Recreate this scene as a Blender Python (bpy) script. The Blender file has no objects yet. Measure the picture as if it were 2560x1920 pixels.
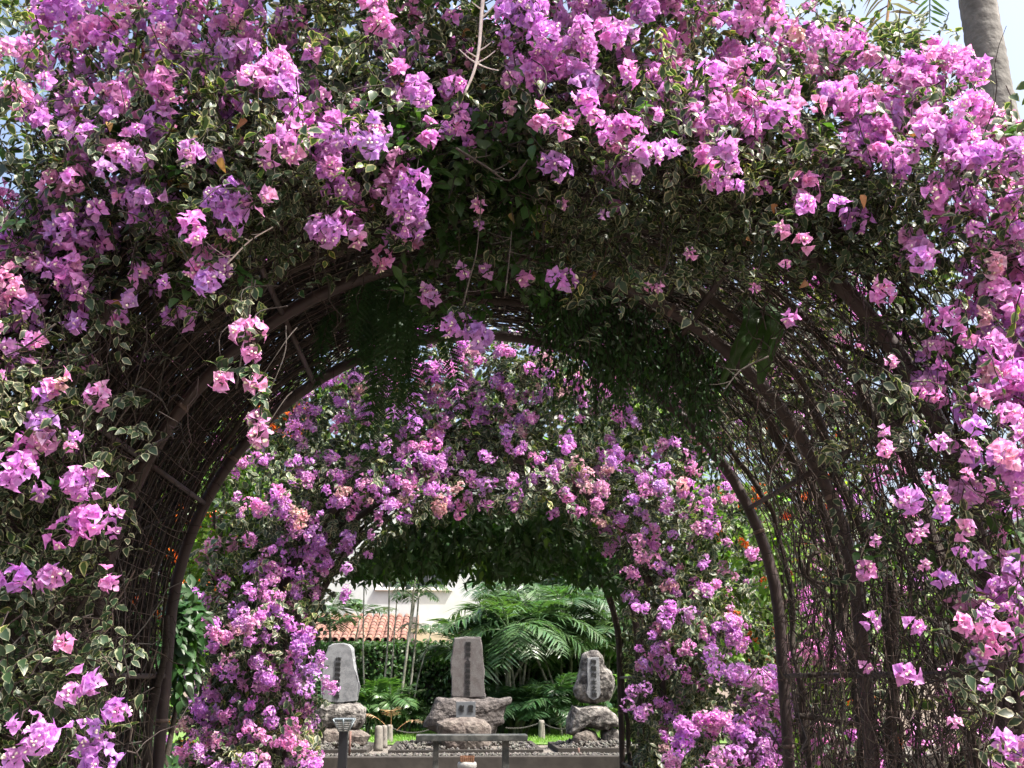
import bpy, math, random
import numpy as np
from mathutils import Vector, Matrix, noise

random.seed(7)
RNG = np.random.default_rng(11)
PI = math.pi
SC = bpy.context.scene
COL = SC.collection

# ------------------------------------------------------------------ camera, sky, sun, exposure
F_PX = 2600.0                       # focal length in pixels of the 2560 px wide photograph (35 mm equivalent)
PITCH = math.radians(15.86)
YAW = math.radians(3.28)            # to the right of the tunnel axis (+Y)
EYE = 1.6
cam_data = bpy.data.cameras.new('camera')
cam_data.sensor_width = 36.0
cam_data.lens = 36.0 * F_PX / 2560.0
cam_data.clip_start = 0.05
cam_data.clip_end = 2000.0
cam = bpy.data.objects.new('camera', cam_data)
COL.objects.link(cam)
cam.location = (0, 0, EYE)
cam.rotation_euler = (PI / 2 + PITCH, 0, -YAW)
SC.camera = cam

SUN_DIR = Vector((0.46, -0.22, 0.86)).normalized()      # towards the sun: high, to the right, slightly behind the camera
world = bpy.data.worlds.new('World')
SC.world = world
world.use_nodes = True
wn = world.node_tree
for n in list(wn.nodes):
    wn.nodes.remove(n)
sky = wn.nodes.new('ShaderNodeTexSky')
sky.sky_type = 'NISHITA'
sky.sun_disc = False
sky.sun_elevation = math.asin(SUN_DIR.z)
sky.sun_rotation = math.atan2(SUN_DIR.x, SUN_DIR.y)
sky.dust_density = 8.0
sky.air_density = 1.0
bg = wn.nodes.new('ShaderNodeBackground')
bg.inputs['Strength'].default_value = 0.15
wo = wn.nodes.new('ShaderNodeOutputWorld')
wn.links.new(sky.outputs[0], bg.inputs[0])
wn.links.new(bg.outputs[0], wo.inputs[0])

sl = bpy.data.lights.new('sun', 'SUN')
sl.energy = 4.2
sl.angle = math.radians(0.53)
sl.color = (1.0, 0.955, 0.88)
so = bpy.data.objects.new('sun', sl)
COL.objects.link(so)
so.rotation_euler = (-SUN_DIR).to_track_quat('-Z', 'Y').to_euler()
so.location = (20, 5, 40)

SC.view_settings.view_transform = 'Standard'
SC.view_settings.look = 'None'
SC.view_settings.exposure = 1.45
SC.view_settings.gamma = 1.0
SC.view_settings.use_curve_mapping = False
SC.render.engine = 'CYCLES'
SC.cycles.max_bounces = 6
SC.cycles.diffuse_bounces = 3
SC.cycles.transmission_bounces = 4
SC.cycles.transparent_max_bounces = 8
SC.cycles.use_denoising = True

# ------------------------------------------------------------------ helpers
VS = 2560.0 / 2212.0                # coordinates below are read off the photograph shown 2212 px wide


def ray(x, y):
    X = (x * VS - 1280) / F_PX
    U = (960 - y * VS) / F_PX
    f = math.cos(PITCH) - U * math.sin(PITCH)
    z = math.sin(PITCH) + U * math.cos(PITCH)
    return Vector((X * math.cos(YAW) + f * math.sin(YAW), -X * math.sin(YAW) + f * math.cos(YAW), z))


def at(x, y, D):
    """point D metres ahead (world Y) seen at x, y of the 2212 px wide photograph"""
    r = ray(x, y)
    return r * (D / r.y) + Vector((0, 0, EYE))


def on_level(x, y, z):
    r = ray(x, y)
    return r * ((z - EYE) / r.z) + Vector((0, 0, EYE))


def ats(px, D):
    """vectorised at(): px (n,2), D (n,)"""
    X = (px[:, 0] * VS - 1280) / F_PX
    U = (960 - px[:, 1] * VS) / F_PX
    f = math.cos(PITCH) - U * math.sin(PITCH)
    z = math.sin(PITCH) + U * math.cos(PITCH)
    rx = X * math.cos(YAW) + f * math.sin(YAW)
    ry = -X * math.sin(YAW) + f * math.cos(YAW)
    s = D / ry
    return np.stack([rx * s, D, z * s + EYE], 1)


def px_per_m(D):
    return F_PX / VS / D / 0.95


def nrm(v):
    return v / np.maximum(np.linalg.norm(v, axis=-1, keepdims=True), 1e-9)


class MB:
    """collects vertices, triangles and a tint per vertex; build() links them as one mesh object"""
    def __init__(self):
        self.v, self.f, self.c, self.n = [], [], [], 0

    def add(self, v, f, c=None):
        v = np.asarray(v, float).reshape(-1, 3)
        f = np.asarray(f, np.int64).reshape(-1, 3)
        if c is None:
            c = np.ones((len(v), 4))
        self.v.append(v); self.f.append(f + self.n); self.c.append(np.asarray(c, float).reshape(-1, 4))
        self.n += len(v)

    def arrays(self):
        return np.concatenate(self.v), np.concatenate(self.f), np.concatenate(self.c)

    def mesh(self, name, mat, smooth=True):
        me = bpy.data.meshes.new(name)
        v, f, c = self.arrays()
        me.vertices.add(len(v)); me.vertices.foreach_set('co', v.astype(np.float32).ravel())
        me.loops.add(len(f) * 3); me.loops.foreach_set('vertex_index', f.astype(np.int32).ravel())
        me.polygons.add(len(f)); me.polygons.foreach_set('loop_start', np.arange(0, len(f) * 3, 3, dtype=np.int32))
        me.update(calc_edges=True)
        a = me.attributes.new('tint', 'FLOAT_COLOR', 'POINT')
        a.data.foreach_set('color', c.astype(np.float32).ravel())
        me.polygons.foreach_set('use_smooth', np.full(len(f), smooth))
        me.materials.append(mat)
        return me

    def build(self, name, mat, parent=None, smooth=True, kind=None, loc=None):
        o = link(name, self.mesh(name, mat, smooth), parent)
        if kind:
            o['kind'] = kind
        return o


def link(name, me, parent=None, M=None):
    o = bpy.data.objects.new(name, me)
    COL.objects.link(o)
    if parent is not None:
        o.parent = parent
    if M is not None:
        o.matrix_basis = M
    return o


def thing(name, label, cat, group=None):
    """an Empty at the world origin of the thing's parts (parts are modelled in world space)"""
    o = bpy.data.objects.new(name, None)
    o.empty_display_size = 0.1
    COL.objects.link(o)
    return tag(o, label, cat, group)


def tag(o, label, cat, group=None, kind=None):
    o['label'] = label
    if cat:
        o['category'] = cat
    if group:
        o['group'] = group
    if kind:
        o['kind'] = kind
    return o


def structure(o, label=None):
    o['kind'] = 'structure'
    if label:
        o['label'] = label
    return o


# ------------------------------------------------------------------ materials
def newmat(name):
    m = bpy.data.materials.new(name)
    m.use_nodes = True
    nt = m.node_tree
    for n in list(nt.nodes):
        nt.nodes.remove(n)
    out = nt.nodes.new('ShaderNodeOutputMaterial')
    return m, nt, out


def N(nt, typ, **kw):
    n = nt.nodes.new(typ)
    for k, v in kw.items():
        if k in n.inputs.keys():
            n.inputs[k].default_value = v
        else:
            setattr(n, k, v)
    return n


def mixrgb(nt, fac, a, b, blend='MIX'):
    m = nt.nodes.new('ShaderNodeMix')
    m.data_type = 'RGBA'
    m.blend_type = blend
    for s, val in ((m.inputs[0], fac), (m.inputs[6], a), (m.inputs[7], b)):
        if hasattr(val, 'is_output') or isinstance(val, bpy.types.NodeSocket):
            nt.links.new(val, s)
        elif isinstance(val, (int, float)):
            s.default_value = val
        else:
            s.default_value = (*val[:3], 1)
    return m.outputs[2]


def ramp(nt, src, stops):
    r = nt.nodes.new('ShaderNodeValToRGB')
    el = r.color_ramp.elements
    while len(el) < len(stops):
        el.new(0.5)
    for e, (p, c) in zip(el, stops):
        e.position = p
        e.color = (*c[:3], 1) if not isinstance(c, (int, float)) else (c, c, c, 1)
    nt.links.new(src, r.inputs[0])
    return r.outputs[0]


def leaf_shader(nt, out, colour, rough, trans, tcol_gain=(1.3, 1.5, 0.5), spec=0.4, bump=None):
    p = N(nt, 'ShaderNodeBsdfPrincipled', Roughness=rough)
    p.inputs['Specular IOR Level'].default_value = spec
    nt.links.new(colour, p.inputs['Base Color'])
    t = N(nt, 'ShaderNodeBsdfTranslucent')
    nt.links.new(mixrgb(nt, 1.0, colour, tcol_gain, 'MULTIPLY'), t.inputs[0])
    mx = N(nt, 'ShaderNodeMixShader')
    mx.inputs[0].default_value = trans
    nt.links.new(p.outputs[0], mx.inputs[1]); nt.links.new(t.outputs[0], mx.inputs[2])
    nt.links.new(mx.outputs[0], out.inputs[0])
    if bump is not None:
        nt.links.new(bump, p.inputs['Normal'])


def mat_leaf(name, base, margin=None, rough=0.42, trans=0.35, gain=(1.25, 1.5, 0.45), spec=0.4):
    """tint.rgb multiplies the base, tint.a runs from 0 on the midrib to 1 on the rim"""
    m, nt, out = newmat(name)
    a = N(nt, 'ShaderNodeAttribute', attribute_name='tint')
    col = mixrgb(nt, 1.0, a.outputs['Color'], base, 'MULTIPLY')
    if margin is not None:
        geo = N(nt, 'ShaderNodeNewGeometry')
        nz = N(nt, 'ShaderNodeTexNoise', Scale=55.0, Detail=2.0)
        nt.links.new(geo.outputs['Position'], nz.inputs['Vector'])
        nz2 = N(nt, 'ShaderNodeTexNoise', Scale=2.6, Detail=1.0)
        nt.links.new(geo.outputs['Position'], nz2.inputs['Vector'])
        add = N(nt, 'ShaderNodeMath', operation='MULTIPLY_ADD')
        nt.links.new(nz.outputs['Fac'], add.inputs[0]); add.inputs[1].default_value = 1.0
        nt.links.new(a.outputs['Alpha'], add.inputs[2])
        add2 = N(nt, 'ShaderNodeMath', operation='MULTIPLY_ADD')
        nt.links.new(nz2.outputs['Fac'], add2.inputs[0]); add2.inputs[1].default_value = 0.6
        nt.links.new(add.outputs[0], add2.inputs[2])
        fac = ramp(nt, add2.outputs[0], [(0.0, 0.0), (1.0, 1.0)])
        mr = N(nt, 'ShaderNodeMapRange')
        mr.inputs['From Min'].default_value = 1.46; mr.inputs['From Max'].default_value = 1.62
        nt.links.new(add2.outputs[0], mr.inputs['Value'])
        marg = mixrgb(nt, 1.0, mixrgb(nt, 0.5, a.outputs['Color'], (1, 1, 1)), margin, 'MULTIPLY')
        col = mixrgb(nt, mr.outputs[0], col, marg)
    else:
        rib = ramp(nt, a.outputs['Alpha'], [(0.0, 1.35), (0.12, 1.0), (1.0, 0.92)])
        col = mixrgb(nt, 1.0, col, rib, 'MULTIPLY')
    leaf_shader(nt, out, col, rough, trans, gain, spec)
    return m


def mat_bract(name):
    m, nt, out = newmat(name)
    a = N(nt, 'ShaderNodeAttribute', attribute_name='tint')
    oi = N(nt, 'ShaderNodeObjectInfo')
    col = mixrgb(nt, 1.0, a.outputs['Color'], oi.outputs['Color'], 'MULTIPLY')
    # the bract is paler towards its base (papery, greenish veins) and deeper at the rim
    geo = N(nt, 'ShaderNodeNewGeometry')
    nz = N(nt, 'ShaderNodeTexNoise', Scale=90.0, Detail=2.0)
    nt.links.new(geo.outputs['Position'], nz.inputs['Vector'])
    col = mixrgb(nt, 1.0, col, ramp(nt, nz.outputs['Fac'], [(0.3, 0.86), (0.7, 1.1)]), 'MULTIPLY')
    col = mixrgb(nt, 1.0, col, ramp(nt, a.outputs['Alpha'], [(0.0, (0.86, 0.7, 0.72)), (0.2, (1, 1, 1)), (1.0, (1.0, 1.0, 1.0))]), 'MULTIPLY')
    leaf_shader(nt, out, col, 0.6, 0.45, (1.08, 0.86, 1.06), 0.15)
    return m


def mat_plain(name, base, rough=0.7, noise_scale=8.0, var=0.25, bump=0.2, detail=5.0, second=None, second_scale=2.0, second_rng=(0.45, 0.6), metallic=0.0, spec=0.4, bump_dist=0.01):
    m, nt, out = newmat(name)
    geo = N(nt, 'ShaderNodeNewGeometry')
    a = N(nt, 'ShaderNodeAttribute', attribute_name='tint')
    nz = N(nt, 'ShaderNodeTexNoise', Scale=noise_scale, Detail=detail)
    nt.links.new(geo.outputs['Position'], nz.inputs['Vector'])
    col = mixrgb(nt, 1.0, a.outputs['Color'], base, 'MULTIPLY')
    if second is not None:
        n2 = N(nt, 'ShaderNodeTexNoise', Scale=second_scale, Detail=6.0, Roughness=0.65)
        nt.links.new(geo.outputs['Position'], n2.inputs['Vector'])
        col = mixrgb(nt, ramp(nt, n2.outputs['Fac'], [(second_rng[0], 0.0), (second_rng[1], 1.0)]), col, second)
    col = mixrgb(nt, 1.0, col, ramp(nt, nz.outputs['Fac'], [(0.25, 1 - var), (0.75, 1 + var)]), 'MULTIPLY')
    p = N(nt, 'ShaderNodeBsdfPrincipled', Roughness=rough, Metallic=metallic)
    p.inputs['Specular IOR Level'].default_value = spec
    nt.links.new(col, p.inputs['Base Color'])
    if bump:
        b = N(nt, 'ShaderNodeBump', Strength=bump, Distance=bump_dist)
        nt.links.new(nz.outputs['Fac'], b.inputs['Height'])
        nt.links.new(b.outputs[0], p.inputs['Normal'])
    nt.links.new(p.outputs[0], out.inputs[0])
    return m


M = {}
M['leaf_var'] = mat_leaf('variegated_leaf', (0.028, 0.053, 0.024), margin=(0.26, 0.27, 0.17), trans=0.28)
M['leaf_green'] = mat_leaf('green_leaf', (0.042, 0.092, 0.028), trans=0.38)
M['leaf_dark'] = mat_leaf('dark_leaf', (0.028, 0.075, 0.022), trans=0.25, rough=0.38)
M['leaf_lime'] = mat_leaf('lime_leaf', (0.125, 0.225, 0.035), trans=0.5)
M['leaf_dry'] = mat_leaf('dry_leaf', (0.30, 0.17, 0.07), trans=0.25, rough=0.8, gain=(1.2, 1.0, .6))
M['palm'] = mat_leaf('palm_leaflet', (0.058, 0.112, 0.052), trans=0.30, rough=0.33, spec=0.6)
M['palm_dry'] = mat_leaf('dry_palm_leaflet', (0.42, 0.30, 0.17), trans=0.2, rough=0.8, gain=(1.1, 1.0, .8))
M['fern'] = mat_leaf('fern_leaf', (0.032, 0.075, 0.028), trans=0.35, rough=0.5)
M['bract'] = mat_bract('bougainvillea_bract')
M['blossom'] = mat_plain('white_blossom', (0.85, 0.80, 0.62), 0.6, 60, 0.05, 0)
M['twig'] = mat_plain('brown_twig', (0.025, 0.0185, 0.0145), 0.85, 30, 0.35, 0.2)
M['stem'] = mat_plain('woody_stem', (0.040, 0.031, 0.025), 0.9, 45, 0.4, 0.7)
M['bare'] = mat_plain('bleached_twig', (0.62, 0.56, 0.50), 0.8, 40, 0.2, 0.2)
M['pipe'] = mat_plain('brown_painted_pipe', (0.046, 0.031, 0.0295), 0.55, 18, 0.22, 0.12, second=(0.075, 0.05, 0.042), second_scale=7.0, second_rng=(0.52, 0.75))
M['wire'] = mat_plain('rusty_wire', (0.14, 0.10, 0.085), 0.7, 40, 0.3, 0)
M['granite_grey'] = mat_plain('grey_stone', (0.19, 0.198, 0.21), 0.85, 70, 0.3, 0.3, second=(0.125, 0.13, 0.14), second_scale=6)
M['granite_brown'] = mat_plain('brown_grey_granite', (0.10, 0.094, 0.093), 0.8, 110, 0.45, 0.3, second=(0.075, 0.065, 0.064), second_scale=7)
M['plaque'] = mat_plain('grey_granite_slab', (0.105, 0.115, 0.128), 0.55, 160, 0.25, 0.05)
M['rock_red'] = mat_plain('reddish_rock', (0.095, 0.084, 0.08), 0.9, 14, 0.6, 1.0, second=(0.042, 0.036, 0.035), second_scale=4.0, second_rng=(0.42, 0.6), bump_dist=0.05, detail=9)
M['rock_dark'] = mat_plain('weathered_dark_rock', (0.165, 0.155, 0.145), 0.92, 13, 0.6, 1.0, second=(0.035, 0.031, 0.03), second_scale=5.0, second_rng=(0.44, 0.58), bump_dist=0.06, detail=9)
M['rock_tan'] = mat_plain('tan_rock', (0.125, 0.108, 0.096), 0.92, 13, 0.5, 1.0, second=(0.07, 0.055, 0.05), second_scale=6.0, second_rng=(0.44, 0.6), bump_dist=0.05, detail=9)
M['ink'] = mat_plain('dark_inscription_paint', (0.016, 0.016, 0.017), 0.7, 10, 0.1, 0)
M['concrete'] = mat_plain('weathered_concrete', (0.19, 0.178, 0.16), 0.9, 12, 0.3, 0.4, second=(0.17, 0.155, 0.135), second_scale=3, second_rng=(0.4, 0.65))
M['concrete_dark'] = mat_plain('shade_dark_concrete', (0.040, 0.035, 0.031), 0.9, 12, 0.35, 0.4, second=(0.022, 0.019, 0.017), second_scale=3, second_rng=(0.4, 0.65))  # base colour darkened to carry the shade on the terrace kerb's front
M['slate'] = mat_plain('dark_stone_slab', (0.028, 0.031, 0.03), 0.6, 14, 0.35, 0.3, second=(0.08, 0.08, 0.075), second_scale=5)
M['pebble'] = mat_plain('pale_pebble', (0.08, 0.076, 0.07), 0.85, 25, 0.25, 0.2)
M['black'] = mat_plain('black_powder_coat', (0.012, 0.013, 0.017), 0.4, 30, 0.1, 0)
M['alu'] = mat_plain('grey_metal', (0.22, 0.26, 0.29), 0.4, 30, 0.1, 0, metallic=0.5)
M['louvre'] = mat_plain('pale_louvre', (0.62, 0.64, 0.64), 0.4, 30, 0.05, 0)
M['rust'] = mat_plain('rusty_post', (0.15, 0.085, 0.07), 0.8, 30, 0.3, 0.2)
M['wood'] = mat_plain('red_brown_wood', (0.23, 0.115, 0.065), 0.6, 30, 0.3, 0.2)
M['jar'] = mat_plain('grey_stone_jar', (0.36, 0.36, 0.35), 0.8, 25, 0.25, 0.3)
M['white_wall'] = mat_plain('white_render', (0.42, 0.45, 0.45), 0.9, 3.0, 0.06, 0.1, second=(0.35, 0.37, 0.36), second_scale=.7, second_rng=(.5, .75))
M['ochre_wall'] = mat_plain('ochre_render', (0.50, 0.42, 0.29), 0.9, 3.0, 0.08, 0.1)
M['frame'] = mat_plain('white_window_frame', (0.75, 0.74, 0.70), 0.6, 4, 0.05, 0)
M['sash'] = mat_plain('dark_window_sash', (0.10, 0.10, 0.11), 0.5, 4, 0.05, 0)
M['glass'] = mat_plain('dark_window_glass', (0.02, 0.025, 0.03), 0.08, 3, 0.2, 0, spec=0.8)
M['tile'] = mat_plain('terracotta_tile', (0.195, 0.117, 0.094), 0.85, 9, 0.3, 0.15, second=(0.20, 0.095, 0.08), second_scale=1.9)
M['gutter'] = mat_plain('dark_eave_board', (0.05, 0.038, 0.034), 0.7, 8, 0.2, 0)
M['soil'] = mat_plain('garden_soil', (0.105, 0.08, 0.06), 0.95, 3.0, 0.35, 0.8, second=(0.16, 0.13, 0.10), second_scale=0.8, bump_dist=0.05)
M['gravel'] = mat_plain('gravel_bed', (0.15, 0.135, 0.12), 0.95, 45, 0.5, 1.0, bump_dist=0.03)
M['paving'] = mat_plain('path_paving', (0.17, 0.155, 0.14), 0.9, 6, 0.25, 0.3, second=(0.12, 0.11, 0.10), second_scale=1.5)
M['lawn'] = mat_plain('lawn_soil', (0.09, 0.16, 0.035), 0.95, 6.0, 0.3, 0.5)
M['grass'] = mat_leaf('grass_blade', (0.14, 0.27, 0.045), trans=0.35, rough=0.6)
M['trunk'] = mat_plain('grey_palm_bark', (0.135, 0.13, 0.122), 0.95, 9, 0.3, 0.8, second=(0.20, 0.19, 0.18), second_scale=3.0, second_rng=(0.5, 0.68), bump_dist=0.03)
M['cane'] = mat_plain('pale_palm_cane', (0.22, 0.215, 0.18), 0.7, 22, 0.3, 0.2, second=(0.09, 0.095, 0.065), second_scale=4)
M['rachis'] = mat_plain('palm_rachis', (0.22, 0.26, 0.09), 0.6, 20, 0.15, 0)

# ------------------------------------------------------------------ vectorised geometry
LU = np.array([0, .20, .46, .76, 1.0, .16, .42, .74, .16, .42, .74])
LW = np.array([0, 0, 0, 0, 0, .62, 1.0, .62, -.62, -1.0, -.62]) * 0.5
LE = np.array([.9, 0, 0, .1, 1., 1., 1., 1., 1., 1., 1.])
LF = np.array([[0, 5, 1], [5, 6, 2], [5, 2, 1], [6, 7, 3], [6, 3, 2], [7, 4, 3],
               [0, 1, 8], [8, 2, 9], [8, 1, 2], [9, 3, 10], [9, 2, 3], [10, 3, 4]])
# narrow strip leaf for palms and grass: four cross rows
SU = np.array([0, .33, .33, .7, .7, 1.0])
SW = np.array([0, .5, -.5, .38, -.38, 0])
SE = np.array([0, 1, 1, 1, 1, 1.])
SF = np.array([[0, 1, 2], [1, 3, 4], [1, 4, 2], [3, 5, 4]])


def blades(mb, P, d, nv, L, W, tint, droop=0.25, fold=0.25, tmpl='leaf'):
    """append n leaves: base P, direction d, face normal nv, length L, width W, tint (n,3)"""
    n = len(P)
    if n == 0:
        return
    U, Wd, E_, Fc = (LU, LW, LE, LF) if tmpl == 'leaf' else (SU, SW, SE, SF)
    d = nrm(d)
    s = nrm(np.cross(d, nv))
    nv = nrm(np.cross(s, d))
    L = np.broadcast_to(np.asarray(L, float), (n,)); W = np.broadcast_to(np.asarray(W, float), (n,))
    droop = np.broadcast_to(np.asarray(droop, float), (n,))
    h = (-droop[:, None] * (U ** 2)[None] * L[:, None] + fold * np.abs(Wd)[None] * W[:, None])
    v = (P[:, None] + d[:, None] * (U[None, :, None] * L[:, None, None])
         + s[:, None] * (Wd[None, :, None] * W[:, None, None]) + nv[:, None] * h[..., None])
    k = len(U)
    f = (Fc[None] + (np.arange(n) * k)[:, None, None]).reshape(-1, 3)
    c = np.ones((n, k, 4))
    c[:, :, :3] = np.asarray(tint)[:, None]
    c[:, :, 3] = E_[None]
    mb.add(v.reshape(-1, 3), f, c.reshape(-1, 4))


def tubes(mb, paths, rad, sides=3, tint=None, cap=False):
    """paths (n,k,3), rad (n,k) or (n,) -> tubes"""
    paths = np.asarray(paths, float)
    n, k, _ = paths.shape
    rad = np.asarray(rad, float)
    if rad.ndim == 1:
        rad = np.repeat(rad[:, None], k, 1)
    tan = np.gradient(paths, axis=1)
    tan = nrm(tan)
    ref = np.tile(np.array([[[0.31, 0.83, 0.47]]]), (n, k, 1))
    # a fixed reference per path keeps the tube from twisting
    ax = np.abs(nrm(paths[:, -1] - paths[:, 0]) @ np.array([.31, .83, .47])) > 0.8
    ref[ax] = np.array([0.9, -0.2, 0.3])
    a = nrm(np.cross(tan, ref)); b = np.cross(tan, a)
    th = np.arange(sides) * 2 * PI / sides
    ring = (a[:, :, None] * np.cos(th)[None, None, :, None] + b[:, :, None] * np.sin(th)[None, None, :, None])
    v = paths[:, :, None] + ring * rad[:, :, None, None]
    idx = np.arange(n * k * sides).reshape(n, k, sides)
    i0 = idx[:, :-1]; i1 = idx[:, 1:]
    j0 = np.roll(i0, -1, 2); j1 = np.roll(i1, -1, 2)
    f = np.concatenate([np.stack([i0, j0, j1], -1).reshape(-1, 3), np.stack([i0, j1, i1], -1).reshape(-1, 3)])
    c = np.ones((n * k * sides, 4))
    if tint is not None:
        c[:, :3] = np.repeat(np.asarray(tint), k * sides, axis=0)
    mb.add(v.reshape(-1, 3), f, c)
    if cap:
        for e in (0, k - 1):
            cv = paths[:, e]
            base = mb.n
            mb.add(cv, np.zeros((0, 3)), None)
            r = idx[:, e] - idx[0, 0, 0]
            ff = []
            for q in range(n):
                for s_ in range(sides):
                    tri = [r[q, s_], r[q, (s_ + 1) % sides], 0]
                    ff.append(tri)
            ff = np.array(ff)
            start = base - n * k * sides if e == 0 else base - n * k * sides - n
            ff[:, :2] += start
            ff[:, 2] = base + np.repeat(np.arange(n), sides)
            if e == 0:
                ff = ff[:, ::-1]
            mb.f.append(ff)


def tube1(name, pts, r, mat, parent=None, sides=10, res=None, kind=None):
    pts = np.asarray(pts, float)
    r = np.asarray(r, float)
    if r.ndim == 0:
        r = np.full(len(pts), float(r))
    if res:
        pts, r = smooth_path(pts, r, res)
    mb = MB()
    tubes(mb, pts[None], r[None], sides, cap=True)
    return mb.build(name, mat, parent, kind=kind)


def smooth_path(pts, r, res):
    n = len(pts)
    t = np.linspace(0, n - 1, (n - 1) * res + 1)
    out = np.zeros((len(t), 3)); ro = np.interp(t, np.arange(n), r)
    P = np.vstack([2 * pts[0] - pts[1], pts, 2 * pts[-1] - pts[-2]])
    for i, tt in enumerate(t):
        k = min(int(tt), n - 2); u = tt - k
        p0, p1, p2, p3 = P[k], P[k + 1], P[k + 2], P[k + 3]
        out[i] = 0.5 * ((2 * p1) + (-p0 + p2) * u + (2 * p0 - 5 * p1 + 4 * p2 - p3) * u * u + (-p0 + 3 * p1 - 3 * p2 + p3) * u ** 3)
    return out, ro


def box_arr(lo, hi):
    lo = np.asarray(lo, float); hi = np.asarray(hi, float)
    v = np.array([[x, y, z] for x in (lo[0], hi[0]) for y in (lo[1], hi[1]) for z in (lo[2], hi[2])])
    f = np.array([[0, 1, 3], [0, 3, 2], [4, 6, 7], [4, 7, 5], [0, 4, 5], [0, 5, 1], [2, 3, 7], [2, 7, 6], [0, 2, 6], [0, 6, 4], [1, 5, 7], [1, 7, 3]])
    return v, f


def bevel_box(name, lo, hi, mat, parent=None, bev=0.01, M_=None):
    import bmesh
    bm = bmesh.new()
    lo = Vector(lo); hi = Vector(hi)
    bmesh.ops.create_cube(bm, size=1.0)
    for v in bm.verts:
        v.co = Vector([(lo[i] + hi[i]) / 2 + v.co[i] * (hi[i] - lo[i]) for i in range(3)])
    bmesh.ops.bevel(bm, geom=list(bm.edges), offset=min(bev, 0.45 * min(hi - lo)), segments=2, affect='EDGES', profile=0.6)
    me = bpy.data.meshes.new(name)
    bm.to_mesh(me); bm.free()
    white(me)
    me.materials.append(mat)
    return link(name, me, parent, M_)


def white(me):
    a = me.attributes.new('tint', 'FLOAT_COLOR', 'POINT')
    a.data.foreach_set('color', np.ones(len(me.vertices) * 4, np.float32))


def tints(n, lo=0.7, hi=1.3, hue=0.12, rng=RNG):
    b = rng.uniform(lo, hi, (n, 1))
    return b * (1 + rng.normal(0, hue, (n, 3)))


def rand_dirs(n, rng=RNG):
    return nrm(rng.normal(size=(n, 3)))


# flower clusters -------------------------------------------------------------
BU = np.array([0, .22, .50, .78, 1.0, .20, .48, .76, .20, .48, .76])
BW = np.array([0, 0, 0, 0, 0, .80, 1.0, .50, -.80, -1.0, -.50]) * 0.5
BE = np.array([0, .1, .35, .7, 1., .6, .9, 1., .6, .9, 1.])


def bracts(mb, P, d, nv, L, W, tint, curl):
    n = len(P)
    d = nrm(d); s = nrm(np.cross(d, nv)); nv = nrm(np.cross(s, d))
    U, Wd = BU, BW
    h = curl[:, None] * (U[None] ** 2 - 0.6 * U[None]) * L[:, None] + 0.30 * (np.abs(Wd) ** 1.3)[None] * W[:, None]
    v = (P[:, None] + d[:, None] * (U[None, :, None] * L[:, None, None]) + s[:, None] * (Wd[None, :, None] * W[:, None, None]) + nv[:, None] * h[..., None])
    v += RNG.normal(0, 0.0011, v.shape)
    f = (LF[None] + (np.arange(n) * 11)[:, None, None]).reshape(-1, 3)
    c = np.ones((n, 11, 4)); c[:, :, :3] = tint[:, None]; c[:, :, 3] = BE[None]
    mb.add(v.reshape(-1, 3), f, c.reshape(-1, 4))


GR = np.array([0, .10, .24, .40, .57, .74, .88, 1.0])
GWD = np.array([.06, .50, .86, 1.0, .90, .60, .26, 0.0])


def bracts_fine(mb, P, d, nv, L, W, tint, curl):
    """the same bract as a fine curved sheet with a wavy rim"""
    n = len(P)
    d = nrm(d); s = nrm(np.cross(d, nv)); nv = nrm(np.cross(s, d))
    c5 = np.linspace(-1, 1, 5)
    U = np.repeat(GR, 5); C = np.tile(c5, 8); Wd = .5 * C * np.repeat(GWD, 5)
    ph = RNG.uniform(0, 6.28, (n, 1))
    h = (curl[:, None] * (U[None] ** 2 - .6 * U[None]) * L[:, None] + .55 * (Wd[None] ** 2 * 2 - .0) * W[:, None]
         + .05 * np.sin(U[None] * 9 + ph + 2.2 * C[None]) * np.abs(C[None]) * L[:, None] - .10 * (U[None] ** 6) * L[:, None])
    v = P[:, None] + d[:, None] * (U[None, :, None] * L[:, None, None]) + s[:, None] * (Wd[None, :, None] * W[:, None, None]) + nv[:, None] * h[..., None]
    f = []
    for r in range(7):
        for c in range(4):
            a = r * 5 + c
            f += [[a, a + 1, a + 6], [a, a + 6, a + 5]]
    f = np.array(f)
    f = (f[None] + (np.arange(n) * 40)[:, None, None]).reshape(-1, 3)
    col = np.ones((n, 40, 4)); col[:, :, :3] = tint[:, None]; col[:, :, 3] = np.clip(U + .15 * np.abs(C), 0, 1)[None]
    mb.add(v.reshape(-1, 3), f, col.reshape(-1, 4))


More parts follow.
